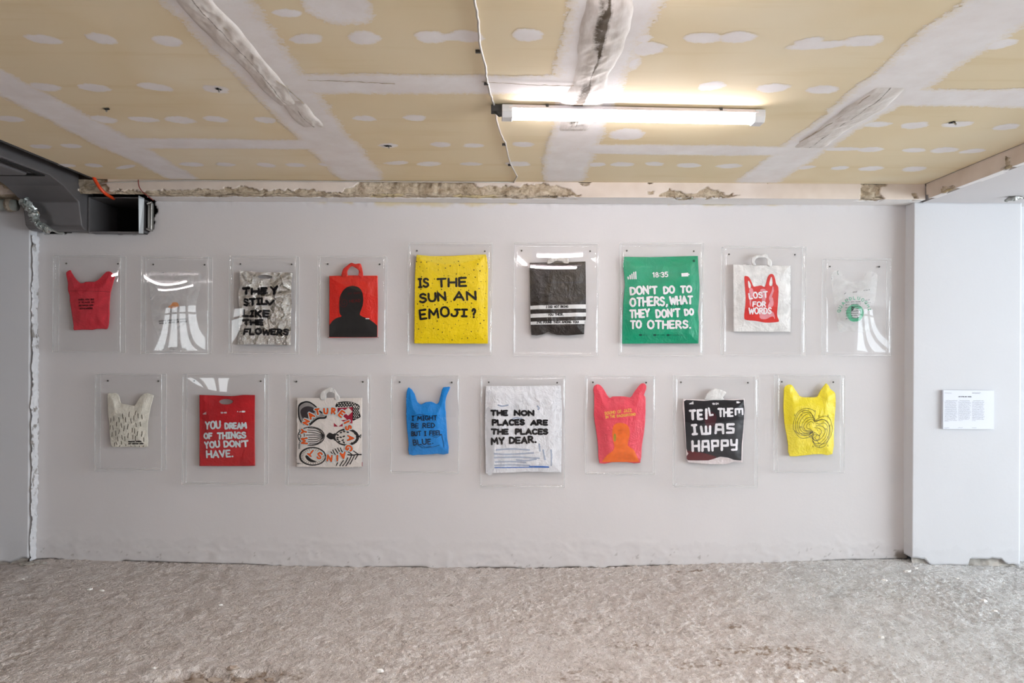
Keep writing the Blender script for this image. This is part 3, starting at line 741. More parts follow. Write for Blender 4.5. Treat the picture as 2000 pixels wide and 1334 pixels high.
sub(MB().tube(curve_pts([(60,417),(72,419)], [-.2, -.2]), .022, 10), 'tie_band', M['rubble'], fs)
# broken plaster ledge above the pipe
us = np.linspace(-4.6, -3.02, 90); vs = np.linspace(0, 1, 26)
za = at(20, 386, -.22)[1]; zb3 = at(20, 330, -.22)[1]
def ledge(u, v):
    a = math.pi*(.05+.9*v); rr = 1+.12*(fbm(u*6, v*5, 3, 91)-.5)+.06*ridged(u*20, v*9, 3, 92)
    end = np.clip((-3.02-u)/.12, 0, 1)**.5
    return u, -.02-.20*np.sin(a)*rr*end, (za+zb3)/2-.075*np.cos(a)*rr*(.4+.6*end)
U, V = np.meshgrid(us, vs, indexing='ij')
o = grid_obj('trim_7', us, vs, ledge, M['beam'], attrs={'dmg': 1.0*((V < .22)|(U > -3.10+.03*np.sin(V*9))), 'stain': 0*U, 'paint': 0*U})
tag(o, 'broken plaster ledge at the far left', kind='structure')
# scrap of metal under the side ceiling at the far right
pts = curve_pts([(1962,392),(1975,388),(1990,386),(2010,388),(2040,392)], [-.25, -.26, -.27, -.28, -.28], 5)
rad = [.004+.012*math.sin(math.pi*min(1, i/12)) for i in range(len(pts))]
mb = MB().tube(pts, rad, 9); mb.V = [(x, y, z*1.0+R.uniform(-.004, .004)) for x, y, z in mb.V]
tag(mb.build('metal_scrap', M['steel']), 'twisted metal scrap sticking out under the side ceiling at the right edge', 'scrap')

# ============================================================ debris on the floor
for i, (px, py, s) in enumerate(((1771,1114,.030),(1728,1134,.022),(1790,1108,.014),(1922,1175,.020),(1943,1192,.020),(1722,1245,.022),(1563,1329,.020),(1870,1130,.012),(1835,1185,.010),
        (1650,1120,.012),(1480,1112,.012),(1005,1195,.016),(740,1312,.022),(175,1152,.026),(198,1154,.018),(45,1130,.014),(430,1183,.016),(1000,1252,.008),(470,1233,.008),(1960,1140,.010),(1610,1112,.012),(1190,1120,.014),(300,1305,.012),(1820,1250,.008))):
    x, y = at_z(px, py, 0.0); z = float(floor_z(np.array(x), np.array(y)))
    x, y = at_z(px, py, z); z = float(floor_z(np.array(x), np.array(y)))
    n = 7; top = []; bot = []; ph = R.uniform(0, 6)
    for k in range(n):
        a = ph+2*math.pi*k/n; r_ = s*R.uniform(.6, 1.15); top.append((math.cos(a)*r_*.75, math.sin(a)*r_*.5, s*.28*R.uniform(.6, 1.3))); bot.append((math.cos(a)*r_, math.sin(a)*r_*.7, -.003))
    V_ = top+bot+[(0, 0, s*.42)]
    Fc = [(k, (k+1)%n, 2*n) for k in range(n)] + [(n+k, n+(k+1)%n, (k+1)%n, k) for k in range(n)] + [tuple(range(2*n-1, n-1, -1))]
    o = mesh_obj('plaster_chip', V_, Fc, M['chip']); o.location = (x, y, z)
    tag(o, 'small white plaster chip lying on the rough floor', 'debris', 'white plaster chips on the floor')
for i, (px, py, s) in enumerate(((388,1322,.05),(415,1312,.04),(440,1325,.055),(470,1316,.035),(500,1322,.045),(402,1332,.04),(525,1314,.025),(455,1302,.03),(60,1088,.05),(48,1094,.035),(72,1092,.03),(84,1090,.035))):
    Y = None; x, y = at_z(px, py, 0.0)
    if py < 1100: y = -.10; x = at(px, py, y)[0]
    z = float(floor_z(np.array(x), np.array(y))); bm = bmesh.new(); bmesh.ops.create_icosphere(bm, subdivisions=2, radius=s*.6)
    for v_ in bm.verts:
        k = .75+.6*R.random(); v_.co = Vector((v_.co.x*1.3, v_.co.y*.8, v_.co.z*.5))*k
    me = bpy.data.meshes.new('rubble_lump'); bm.to_mesh(me); bm.free(); me.materials.append(M['stone'] if py > 1100 else M['greyrubble'])
    o = bpy.data.objects.new('rubble_lump', me); COL.objects.link(o); o.location = (x, y, z+s*.1)
    if py > 1100: tag(o, 'pale screed lump in the broken pit at the lower left', 'debris', 'screed lumps in the pit')
    else: tag(o, 'lump of crumbled masonry at the foot of the left corner', 'debris', 'masonry lumps at the left corner')
# ============================================================ stroke lettering
_O = lambda cx, cy, rx, ry, a0=0, a1=360, n=14: tuple((cx+rx*math.cos(math.radians(a0+(a1-a0)*k/n)), cy+ry*math.sin(math.radians(a0+(a1-a0)*k/n))) for k in range(n+1))
G = {   # width, strokes in a unit-high box
 'A': (.68, [[(0,0),(.34,1),(.68,0)], [(.12,.34),(.56,.34)]]), 'B': (.55, [[(0,0),(0,1)], ((0,1),(.35,.98),(.48,.78),(.35,.55),(0,.53)), ((0,.53),(.4,.5),(.55,.27),(.4,.03),(0,0))]),
 'C': (.6, [_O(.34,.5,.34,.5,50,310)]), 'D': (.6, [[(0,0),(0,1)], ((0,1),(.3,.97),(.55,.75),(.6,.5),(.55,.25),(.3,.03),(0,0))]),
 'E': (.5, [[(.5,1),(0,1),(0,0),(.5,0)], [(0,.5),(.42,.5)]]), 'F': (.5, [[(.5,1),(0,1),(0,0)], [(0,.52),(.4,.52)]]),
 'G': (.65, [_O(.34,.5,.34,.5,50,335), [(.38,.42),(.66,.42),(.66,.12)]]), 'H': (.6, [[(0,0),(0,1)], [(.6,0),(.6,1)], [(0,.5),(.6,.5)]]),
 'I': (.34, [[(.17,0),(.17,1)], [(0,1),(.34,1)], [(0,0),(.34,0)]]), 'i': (.12, [[(.06,0),(.06,1)]]), 'J': (.5, [((.42,1),(.42,.3),(.34,.06),(.18,0),(.04,.1),(0,.3)), [(.25,1),(.58,1)]]),
 'K': (.58, [[(0,0),(0,1)], [(.55,1),(0,.45)], [(.16,.58),(.58,0)]]), 'L': (.5, [[(0,1),(0,0),(.5,0)]]), 'M': (.8, [[(0,0),(.08,1),(.4,.35),(.72,1),(.8,0)]]),
 'N': (.62, [[(0,0),(0,1),(.62,0),(.62,1)]]), 'O': (.68, [_O(.34,.5,.34,.5)]), 'P': (.52, [[(0,0),(0,1)], ((0,1),(.38,.97),(.52,.74),(.38,.5),(0,.46))]),
 'Q': (.7, [_O(.34,.5,.34,.5), [(.4,.25),(.72,-.08)]]), 'R': (.58, [[(0,0),(0,1)], ((0,1),(.38,.97),(.52,.75),(.38,.52),(0,.5)), [(.2,.5),(.58,0)]]),
 'S': (.55, [((.52,.86),(.35,1),(.1,.93),(.04,.74),(.2,.56),(.42,.45),(.54,.27),(.42,.06),(.2,0),(0,.14))]), 'T': (.62, [[(0,1),(.62,1)], [(.31,1),(.31,0)]]),
 'U': (.6, [((0,1),(0,.4),(.08,.1),(.3,0),(.52,.1),(.6,.4),(.6,1))]), 'V': (.62, [[(0,1),(.31,0),(.62,1)]]), 'W': (.9, [[(0,1),(.2,0),(.45,.8),(.7,0),(.9,1)]]),
 'X': (.6, [[(0,0),(.6,1)], [(0,1),(.6,0)]]), 'Y': (.62, [[(0,1),(.31,.5),(.62,1)], [(.31,.5),(.29,0)]]), 'Z': (.55, [[(0,1),(.55,1),(0,0),(.55,0)]]),
 '1': (.3, [[(0,.8),(.2,1),(.2,0)]]), '2': (.5, [((0,.8),(.15,1),(.4,.95),(.48,.72),(.3,.4),(0,0)), [(0,0),(.5,0)]]), '3': (.5, [((0,.9),(.25,1),(.45,.8),(.35,.58),(.18,.52)), ((.18,.52),(.45,.42),(.48,.18),(.25,0),(0,.1))]),
 '4': (.55, [[(.4,0),(.4,1),(0,.35),(.55,.35)]]), '5': (.5, [[(.48,1),(.06,1),(.03,.56)], ((.03,.56),(.3,.62),(.48,.4),(.42,.1),(.2,0),(0,.1))]), '8': (.5, [_O(.25,.75,.2,.24), _O(.25,.26,.25,.26)]), '0': (.5, [_O(.25,.5,.25,.5)]), '6': (.5, [((.42,1),(.1,.7),(.02,.3),(.2,0),(.45,.12),(.45,.4),(.2,.5),(.04,.35))]), '7': (.5, [[(0,1),(.5,1),(.15,0)]]), '9': (.5, [_O(.25,.72,.22,.26), [(.47,.7),(.3,0)]]),
 '.': (.14, [[(.05,.02),(.09,.02)]]), ',': (.14, [[(.1,.05),(.02,-.16)]]), ':': (.14, [[(.07,.2),(.07,.24)], [(.07,.7),(.07,.74)]]), "'": (.1, [[(.05,1),(.03,.78)]]),
 '!': (.12, [[(.06,1),(.06,.35)], [(.06,.02),(.06,.05)]]), '?': (.5, [((0,.78),(.12,.98),(.36,.98),(.48,.76),(.36,.52),(.24,.42),(.24,.3)), [(.22,.02),(.26,.02)]]), '-': (.3, [[(0,.45),(.3,.45)]]), ' ': (.38, []),
 # block capitals of the black bag
 'w': (.9, [[(0,1),(.06,.04),(.86,.04),(.9,1)], [(.45,1),(.45,.08)]]), 'm': (.9, [[(0,0),(0,.95),(.9,.95),(.9,0)], [(.45,.9),(.45,.3)]]), 'a': (.66, [[(0,0),(.06,.96),(.6,.96),(.66,0)], [(.04,.4),(.62,.4)]]),
 's': (.6, [[(.6,.95),(.04,.95),(.04,.52),(.56,.48),(.56,.04),(0,.04)]]), 'p': (.6, [[(0,0),(0,.96),(.58,.96),(.58,.45),(.05,.45)]]), 'y': (.6, [[(0,1),(.04,.5),(.56,.5)], [(.6,1),(.54,.02),(.06,.02)]]),
}
def smooth_line(p, n=4):
    if len(p) < 3: return list(p)
    out = []; closed = abs(p[0][0]-p[-1][0])+abs(p[0][1]-p[-1][1]) < 1e-6
    for i in range(len(p)-1):
        g = lambda k: p[k % (len(p)-1)] if closed else p[min(max(k, 0), len(p)-1)]
        a, b, c, d = g(i-1), p[i], p[i+1], (p[1] if closed and i+2 == len(p) else g(i+2))
        for k in range(n):
            t = k/n; out.append(tuple(.5*(2*b[j]+(c[j]-a[j])*t+(2*a[j]-5*b[j]+4*c[j]-d[j])*t*t+(3*b[j]-a[j]-3*c[j]+d[j])*t**3) for j in (0, 1)))
    out.append(p[-1]); return out
def resample(P, step):
    out = [P[0]]
    for a, b in zip(P[:-1], P[1:]):
        L = math.hypot(b[0]-a[0], b[1]-a[1]); n = max(1, int(math.ceil(L/step)))
        out += [(a[0]+(b[0]-a[0])*k/n, a[1]+(b[1]-a[1])*k/n) for k in range(1, n+1)]
    return out
class Ink:
    """collects brush strokes in metres on a bag's (x, z) plane; depth follows the bag's relief"""
    def __init__(s, bag, lift): s.b = bag; s.l = lift; s.P = []; s.F = []
    def stroke(s, pts, w, rag=.12):
        P = resample(pts, max(.006, w*.6)); n = len(s.P); k = len(P)
        if k < 2: return
        for i, p in enumerate(P):
            a = P[max(i-1, 0)]; b = P[min(i+1, k-1)]; dx, dz = b[0]-a[0], b[1]-a[1]; L = math.hypot(dx, dz) or 1
            h = w/2*(1+R.uniform(-rag, rag)); nx, nz = -dz/L*h, dx/L*h
            s.P += [(p[0]+nx, p[1]+nz), (p[0]-nx, p[1]-nz)]
        for i in range(k-1): s.F.append((n+2*i, n+2*i+1, n+2*i+3, n+2*i+2))
        for p in [pts[0], pts[-1]] + (list(pts[1:-1]) if len(pts) < 6 else []): s.disc(p, w/2)
    def disc(s, c, r, n=7, ry=None, rot=0):
        k = len(s.P); ry = ry or r
        for i in range(n):
            a = 2*math.pi*i/n; x, z = r*math.cos(a), ry*math.sin(a); s.P.append((c[0]+x*math.cos(rot)-z*math.sin(rot), c[1]+x*math.sin(rot)+z*math.cos(rot)))
        s.F.append(tuple(range(k, k+n)))
    def build(s, name, mat, label=None):
        if not s.P: return
        A = np.array(s.P); h = s.b.h(A[:, 0], A[:, 1])
        if getattr(s.b, 'facets', 0): h = np.max([s.b.h(A[:, 0]+dx, A[:, 1]+dz) for dx in (-.009, -.0045, 0, .0045, .009) for dz in (-.009, -.0045, 0, .0045, .009)], 0)
        # normals towards the room
        V = [(x, -hh-s.l, z) for (x, z), hh in zip(s.P, h)]; Fc = []
        for f in s.F:
            ar = sum(V[f[i]][0]*V[f[(i+1) % len(f)]][2]-V[f[(i+1) % len(f)]][0]*V[f[i]][2] for i in range(len(f)))
            Fc.append(f if ar > 0 else f[::-1])
        o = mesh_obj(name, V, Fc, mat, s.b.root, True)
        if label: o['label'] = label
        return o
def tri_sheet(outer, holes, step):
    """triangulated sheet inside outer minus holes, points on a grid: returns pts, tris"""
    xs = [p[0] for p in outer]; zs = [p[1] for p in outer]; V = []; E = []
    for poly in [outer]+holes:
        P = resample(list(poly)+[poly[0]], step)[:-1]; n = len(V); V += P; E += [(n+i, n+(i+1) % len(P)) for i in range(len(P))]
    gx, gz = np.meshgrid(np.arange(min(xs), max(xs), step), np.arange(min(zs), max(zs), step)); gx = gx.ravel(); gz = gz.ravel()
    m = inpoly(gx, gz, outer)
    for h in holes: m &= ~inpoly(gx, gz, h)
    for poly in [outer]+holes: m &= edge_dist(gx, gz, poly) > step*.45
    V += list(zip(gx[m], gz[m]))
    r = delaunay_2d_cdt([Vector(v) for v in V], E, [], 0, 1e-7); P = [(v.x, v.y) for v in r[0]]
    T = np.array([f for f in r[2] if len(f) == 3]); A = np.array(P); c = A[T].mean(1)
    k = inpoly(c[:, 0], c[:, 1], outer)
    for h in holes: k &= ~inpoly(c[:, 0], c[:, 1], h)
    T = T[k]; a, b, c = A[T[:, 0]], A[T[:, 1]], A[T[:, 2]]
    ar = (b[:, 0]-a[:, 0])*(c[:, 1]-a[:, 1])-(b[:, 1]-a[:, 1])*(c[:, 0]-a[:, 0]); T[ar < 0] = T[ar < 0][:, ::-1]
    return A, T
def curvy(P, n=3): return smooth_line(list(P)+[P[0]], n)[:-1]
YB = -.030
class Bag:
    def __init__(s, crop, outline, mat, label, holes=(), round_=True, bulge=.012, crumple=.003, cs=9, seed=1, step=.0048, name='plastic_bag', category='bag', body_name='bag_body', facets=0):
        s.ox, s.oy, s.k = crop; s.seed = seed; s.facets = facets
        L = [s.w_abs(p) for p in outline]
        s.cx = (min(p[0] for p in L)+max(p[0] for p in L))/2; s.cz = min(p[1] for p in L)
        s.root = empty(name, (s.cx, YB, s.cz), label, category, 'decorated carrier bags in the acrylic cases')
        q = 2 if round_ else 1
        s.out = s.rag(curvy(s.W(outline), q) if round_ else s.W(outline), .0012)
        s.holes = [curvy(s.W(h), 3) for h in holes]
        xs = [p[0] for p in s.out]; zs = [p[1] for p in s.out]
        s.gx = np.arange(min(xs)-.02, max(xs)+.03, .003); s.gz = np.arange(min(zs)-.02, max(zs)+.03, .003)
        X, Z = np.meshgrid(s.gx, s.gz, indexing='ij'); P = resample(s.out+[s.out[0]], .03)[:-1]
        ins = inpoly(X, Z, s.out); d = np.where(ins, edge_dist(X, Z, P), 0)
        e = sstep(0, .07, d)
        H = .0015 + bulge*e*(.6+.8*fbm(X*3, Z*3, 2, seed)) + crumple*e**.5*(ridged(X*cs, Z*cs*.8, 3, seed+1)-.35)*2.2
        if facets:
            rs = np.random.RandomState(seed); n_ = int((xs[-1] if 0 else max(xs)-min(xs))*(max(zs)-min(zs))/(facets**2)); sx_ = rs.uniform(min(xs), max(xs), n_); sz_ = rs.uniform(min(zs), max(zs), n_)
            tx_, tz_ = rs.normal(0, .42, n_), rs.normal(0, .5, n_); wx = X+(fbm(X*30, Z*30, 2, 3)-.5)*.02; wz = Z+(fbm(X*30, Z*30, 2, 4)-.5)*.02
            dd_ = np.stack([(wx-p)**2*(1+(k_ % 3))+(wz-q)**2 for k_, (p, q) in enumerate(zip(sx_, sz_))]); id_ = dd_.argmin(0)
            H = .004+e**.4*(.006+tx_[id_]*(X-sx_[id_])+tz_[id_]*(Z-sz_[id_])); H = np.clip(H, .001, .018)
        s.H = np.maximum(H, .0008)
        A, T = tri_sheet(s.out, s.holes, step); hh = s.h(A[:, 0], A[:, 1]); n = len(A)
        V = [(x, -h_, z) for (x, z), h_ in zip(A, hh)] + [(x, .003, z) for x, z in A]
        Fc = [tuple(t) for t in T] + [tuple(n+i for i in t[::-1]) for t in T]
        cnt = {}
        for t in T:
            for i in range(3):
                a, b = int(t[i]), int(t[(i+1) % 3]); cnt[(a, b)] = 1
        Fc += [(b, a, n+a, n+b) for (a, b) in cnt if (b, a) not in cnt]
        s.body = mesh_obj(body_name, V, Fc, mat, s.root, not facets)
    def w_abs(s, p): return at(s.ox+p[0]/s.k, s.oy+p[1]/s.k, YB-.008)
    def w(s, p): a = s.w_abs(p); return (a[0]-s.cx, a[1]-s.cz)
    def W(s, P): return [s.w(p) for p in P]
    def rag(s, P, a): return [(x+R.uniform(-a, a), z+R.uniform(-a, a)) for x, z in P]
    def L(s, v): return v/s.k/(F/4.3)              # a crop length in metres
    def h(s, x, z):
        fx = np.clip((np.asarray(x)-s.gx[0])/.003, 0, len(s.gx)-1.01); fz = np.clip((np.asarray(z)-s.gz[0])/.003, 0, len(s.gz)-1.01)
        i = fx.astype(int); j = fz.astype(int); fx = fx-i; fz = fz-j; H = s.H
        return (H[i, j]*(1-fx)+H[i+1, j]*fx)*(1-fz)+(H[i, j+1]*(1-fx)+H[i+1, j+1]*fx)*fz
    def fill(s, P, mat, name, lift=.0012, smooth=True, holes=(), label=None, rag=.0005):
        O = s.rag(curvy(s.W(P), 3) if smooth else s.W(P), rag); hs = [curvy(s.W(h), 3) for h in holes]
        A, T = tri_sheet(O, hs, .008); hh = s.h(A[:, 0], A[:, 1])
        o = mesh_obj(name, [(x, -h_-lift, z) for (x, z), h_ in zip(A, hh)], T, mat, s.root, True)
        if label: o['label'] = label
        return o
    def glyph(s, ink, ch, ox, oy, sx, sy, ux, uy, wt):
        """origin (crop px), scales, baseline direction (ux, uy) in crop px"""
        for st in G[ch][1]:
            P = smooth_line(st, 3) if isinstance(st, tuple) else st
            j = lambda: R.uniform(-.02, .02)
            Q = [(ox+(x+j())*sx*ux+(y+j())*sy*uy, oy+(x)*sx*uy-(y)*sy*ux) for x, y in P]
            ink.stroke([s.w(q) for q in Q], s.L(wt))
    def text(s, ink, txt, x0, y0, x1, y1, hgt, wt, jit=.05, gap=.24):
        adv = [G[c][0]+gap for c in txt]; tot = sum(adv)-gap; L = math.hypot(x1-x0, y1-y0)-wt; ux, uy = (x1-x0)/(L+wt), (y1-y0)/(L+wt); sx = L/tot; p = wt/2/max(sx, 1e-6)
        for c, a in zip(txt, adv):
            if c != ' ':
                an = R.uniform(-jit, jit); cu, su = math.cos(an), math.sin(an); vx, vy = ux*cu-uy*su, ux*su+uy*cu
                hh = (hgt-wt)*R.uniform(1-jit, 1+jit); d = R.uniform(-jit, jit)*hgt*.6
                s.glyph(ink, c, x0+p*sx*ux, y0+p*sx*uy-wt/2+d, sx, hh, vx, vy, wt)
            p += a
    def line(s, name, mat, txt, x0, y0, x1, y1, hgt, wt, lift=.0028, jit=.05, gap=.24):
        """one painted line: (text, x0, x1, ...) may hold several words placed apart"""
        k = Ink(s, lift); s.text(k, txt, x0, y0, x1, y1, hgt, wt, jit, gap); return k.build(name, mat)
    def words(s, mat, items, wt, lift=.0028, jit=.05, name='lettering', gap=.24):
        for it in items:
            k = Ink(s, lift); txt, x0, y0, x1, y1, hgt = it[:6]; s.text(k, txt, x0, y0, x1, y1, hgt, it[6] if len(it) > 6 else wt, jit, gap); k.build(name, mat)
    def strokes(s, mat, Ls, wt, name, lift=.0022, smooth=True, label=None):
        k = Ink(s, lift)
        for P in Ls: k.stroke(s.W(smooth_line(P, 4) if smooth and len(P) > 2 else P), s.L(wt))
        return k.build(name, mat, label)
    def scribble(s, ink, x0, y0, x1, y1, hgt, wt):
        P = []; x = x0; up = 0
        while x < x1:
            f = (x-x0)/max(1, x1-x0); y = y0+(y1-y0)*f; P.append((x, y-hgt*(up*R.uniform(.6, 1)))); up = 1-up; x += hgt*R.uniform(.25, .5)
            if R.random() < .16 and len(P) > 2: ink.stroke(s.W(P), s.L(wt)); P = []; x += hgt*.5
        if len(P) > 1: ink.stroke(s.W(P), s.L(wt))

R1=(90,470,3.922); R2=(600,460,5.0); R3=(990,460,5.0); R4=(1390,470,5.405); R5=(170,715,5.263); R6=(540,715,5.263); R7=(920,715,5.263); R8=(1300,715,5.263)
Z1=(100,490,6.353); Z2=(270,490,6.353); Z3=(440,490,6.353); Z4=(1600,495,6.353); Z5=(560,740,7.024); Z6=(1510,730,7.85); Z7=(185,730,6.843)
def ellipse(cx, cy, rx, ry, n=18, a0=0): return [(cx+rx*math.cos(a0+2*math.pi*k/n), cy+ry*math.sin(a0+2*math.pi*k/n)) for k in range(n)]
def part_fill(b, P, mat, name, label=None, back=.0, thick=.004):
    """a flat part with body of its own (handle), outside the bag outline"""
    O = curvy(b.W(P), 3); A, T = tri_sheet(O, [], .008); n = len(A)
    hh = .002+.006*ridged(A[:, 0]*22, A[:, 1]*22, 3, b.seed+40)
    V = [(x, -h_-back, z) for (x, z), h_ in zip(A, hh)]+[(x, .001-back+thick*0, z) for x, z in A]
    cnt = {(int(t[i]), int(t[(i+1) % 3])) for t in T for i in range(3)}
    Fc = [tuple(t) for t in T]+[tuple(n+i for i in t[::-1]) for t in T]+[(q, p, n+p, n+q) for (p, q) in cnt if (q, p) not in cnt]
    o = mesh_obj(name, V, Fc, mat, b.root, True)
    if label: o['label'] = label
    return o

# ---- 1 red vest bag
b = Bag(Z1, [(175,268),(222,240),(240,262),(275,320),(345,395),(395,398),(420,382),(530,380),(600,335),(680,258),(730,262),(778,310),(765,370),(735,480),(725,540),(715,650),(712,780),(705,900),(695,950),(670,970),(560,965),(500,980),(380,975),(275,985),(268,930),(255,830),(240,720),(225,620),(218,540),(200,500),(198,400),(185,330)],
    plastic('red_film', lin(224, 58, 72), .35, .2, .35, 14, .22), 'small plain red vest carrier bag with tiny four-line text', bulge=.008, crumple=.003, seed=11)
b.words(M['ink_maroon'], [('WHEN YOU SEE',340,618,540,614,22),('A PLACE IN',345,652,540,648,22),('BETWEEN AND',350,690,530,686,22),('SOMEWHERE',358,728,522,724,22)], 5.5)
b.strokes(M['ink_darkred'], [[(205,500),(330,496),(480,500),(640,505),(722,508)]], 3, 'fold_shade_line', .001)  # crease shade of the fold, drawn as a thin dark stroke
# ---- 2 clear bag
b = Bag(Z2, [(135,270),(180,245),(420,262),(700,240),(770,300),(770,420),(735,560),(715,640),(700,760),(690,900),(668,1060),(645,1240),(460,1235),(250,1230),(235,1080),(200,960),(160,860),(150,700),(140,560),(128,400)],
    plastic('clear_film', lin(244, 244, 244), .16, .04, .8, 18, 1.0), 'almost invisible clear plastic bag with small orange and black print', bulge=.014, crumple=.005, seed=12)
b.fill([(385,700),(420,670),(440,645),(480,640),(512,655),(515,690),(480,705),(430,715)], M['ink_ochre'] if False else ink('orange_blot', lin(238, 150, 74), alpha=.8), 'orange_print', .002)
k = Ink(b, .003); k.stroke(b.W(ellipse(440, 745, 52, 52, 16)+[(492,745)]), b.L(5))
for q in range(8): k.stroke(b.W([(410+R.uniform(-15, 60), 720+R.uniform(0, 50)), (420+R.uniform(-15, 60), 730+R.uniform(0, 50))]), b.L(4))
k.build('round_print', M['ink_grey'])
b.words(M['ink_black'], [("DON'T PRETEND THIS",265,885,600,858,20),('WAS A MOVIE OR BOOK',268,912,610,885,20)], 4.5)
# ---- 3 foil bag
def foil_mat():
    t = NT('silver_foil_film'); v = t.coords()
    b_ = t.n('ShaderNodeTexVoronoi', {'Vector': t.coords((1, 1, 1)), 'Scale': 22.0, 'Randomness': 1.0}, feature='F1')
    n = t.noise(v, 22, 5, .62, 2.6)
    t.setp(base_color=lin(222, 220, 216), metallic=1.0, roughness=.06, normal=t.bump(t.math('ADD', n, t.math('MULTIPLY', b_.outputs[0], .9)), 1.0, .012)); return t.m
b = Bag(Z3, [(175,245),(480,262),(830,270),(820,420),(812,560),(822,650),(815,800),(810,1000),(806,1170),(480,1163),(150,1165),(165,1000),(158,900),(172,760),(158,540),(180,400)],
    foil_mat(), 'crumpled silver foil bag painted THEY STILL LIKE THE FLOWERS', holes=[ellipse(492,322,88,25,12)], round_=False, bulge=.006, crumple=.007, cs=11, seed=13, facets=.055)
b.words(M['ink_black'], [('THE',215,555,525,540,95),('Y',555,550,672,545,115)], 30, .003); b.words(M['ink_black'], [('STIL',222,692,530,672,100),('L',548,690,622,625,85,26)], 27, .003)
b.words(M['ink_black'], [('LIKE',215,825,552,828,95)], 27, .003); b.words(M['ink_black'], [('THE',220,930,480,925,78)], 26, .003); b.words(M['ink_black'], [('FLOWERS',232,1045,792,1052,88)], 24, .003)
# ---- 4 red bag with black figure
b = Bag(R2, [(215,392),(340,391),(450,389),(560,391),(685,390),(687,700),(684,995),(450,997),(210,997),(213,700)], plastic('scarlet_film', lin(222, 42, 30), .3, .1, .5), 'red bag with loop handle and a black head-and-shoulders silhouette', round_=False, bulge=.007, crumple=.003, seed=14)
part_fill(b, [(335,400),(350,330),(388,296),(428,266),(470,278),(505,272),(527,290),(545,400),(502,400),(503,345),(475,318),(430,300),(392,345),(390,400)], b.body.data.materials[0], 'loop_handle', back=.002)
b.fill([(315,700),(318,620),(340,555),(380,510),(440,492),(500,505),(535,545),(549,610),(545,680),(525,735),(520,780),(600,815),(650,850),(682,880),(682,880),(682,992),(682,992),(450,993),(213,992),(213,992),(214,875),(214,875),(250,830),(290,805),(335,790),(318,760)], M['ink_charcoal'], 'silhouette_print', .0016)
k = Ink(b, .0026); b.text(k, 'HEAD', 415, 658, 525, 650, 30, 5)
k.stroke(b.W(smooth_line([(360+(8+q*3)*math.cos(q*.8), 655+(10+q*3.4)*math.sin(q*.8)) for q in range(14)], 3)), b.L(3)); b.text(k, 'MY OWN', 400, 580, 520, 570, 20, 3); k.build('faint_scribble', M['ink_dimred'])
k = Ink(b, .003); k.stroke(b.W([(575,812),(605,812)]), b.L(9)); k.build('white_sticker', M['ink_white'])
# ---- 5 big yellow
b = Bag(R2, [(1065,188),(1200,198),(1400,200),(1560,190),(1745,183),(1758,240),(1765,330),(1764,700),(1764,1057),(1400,1056),(1045,1055),(1048,700),(1052,350),(1060,270)], plastic('yellow_film', lin(244, 212, 2), .3, .08, .45), 'large yellow dotted bag painted IS THE SUN AN EMOJI?', round_=False, bulge=.01, crumple=.0035, cs=6, seed=15)
b.fill([(1068,192),(1200,202),(1400,204),(1560,194),(1742,187),(1700,215),(1590,250),(1460,278),(1330,275),(1200,260),(1110,230)], plastic('yellow_fold', lin(240, 214, 60), .25, .08, .4), 'folded_top', .0012)
b.words(M['ink_black'], [('IS',1080,517,1195,510,100),('THE',1265,512,1562,505,98)], 21, jit=.035); b.words(M['ink_black'], [('SUN',1095,665,1362,640,98),('AN',1428,642,1655,638,98)], 21, jit=.035)
b.words(M['ink_black'], [('EMO',1100,830,1398,796,108),('JI',1398,798,1568,798,84),('?',1603,808,1652,808,100)], 21, jit=.035)
k = Ink(b, .002); pts = []
while len(pts) < 105:
    p = (R.uniform(1065, 1745), R.uniform(225, 1025))
    if any(x0 < p[0] < x1 and y0 < p[1] < y1 for x0, x1, y0, y1 in ((1075,1200,410,520),(1260,1565,405,515),(1090,1365,545,668),(1425,1655,540,645),(1095,1570,705,832),(1600,1655,705,812))): continue
    if all((p[0]-q[0])**2+(p[1]-q[1])**2 > 40**2 for q in pts): pts.append(p); k.disc(b.w(p), b.L(R.choice((3.6, 4.4, 6))), 6)
k.build('dot_pattern', M['ink_black'])['kind'] = 'stuff'
# ---- 6 black bag with white bands
def black_mat(): 
    return plastic('black_film', lin(52, 46, 43), .26, .3, 1.0, 12)
b = Bag(R3, [(222,265),(360,264),(500,262),(640,257),(770,252),(772,500),(775,800),(760,870),(755,963),(600,975),(490,970),(440,955),(405,937),(350,965),(290,975),(240,970),(232,840),(228,560)], black_mat(), 'crumpled black bag with three white bands of small text', round_=False, bulge=.012, crumple=.008, cs=9, seed=16)
part_fill(b, [(395,272),(398,238),(435,215),(468,185),(520,190),(548,200),(552,225),(600,226),(602,270),(550,266),(530,250),(480,245),(440,268)], plastic('grey_handle_film', lin(206, 200, 194), .3, .1, .6), 'tied_handle', back=.001, label='pale knotted handle')
for q, T_ in zip((((228,686),(775,672),(776,714),(229,722)), ((230,766),(775,752),(775,790),(231,803)), ((231,842),(773,828),(763,865),(233,871))), (('I DID NOT BRING',380,713,600,706,26),('YOU THESE.',400,788,556,783,26),("I'VE FOUND THEM AMONG YOU!",290,861,702,857,25))):
    b.fill(q, ink('white_band_paint', lin(226, 226, 226), var=.05), 'white_band', .0018, smooth=False); b.words(M['ink_black'], [T_], 6)
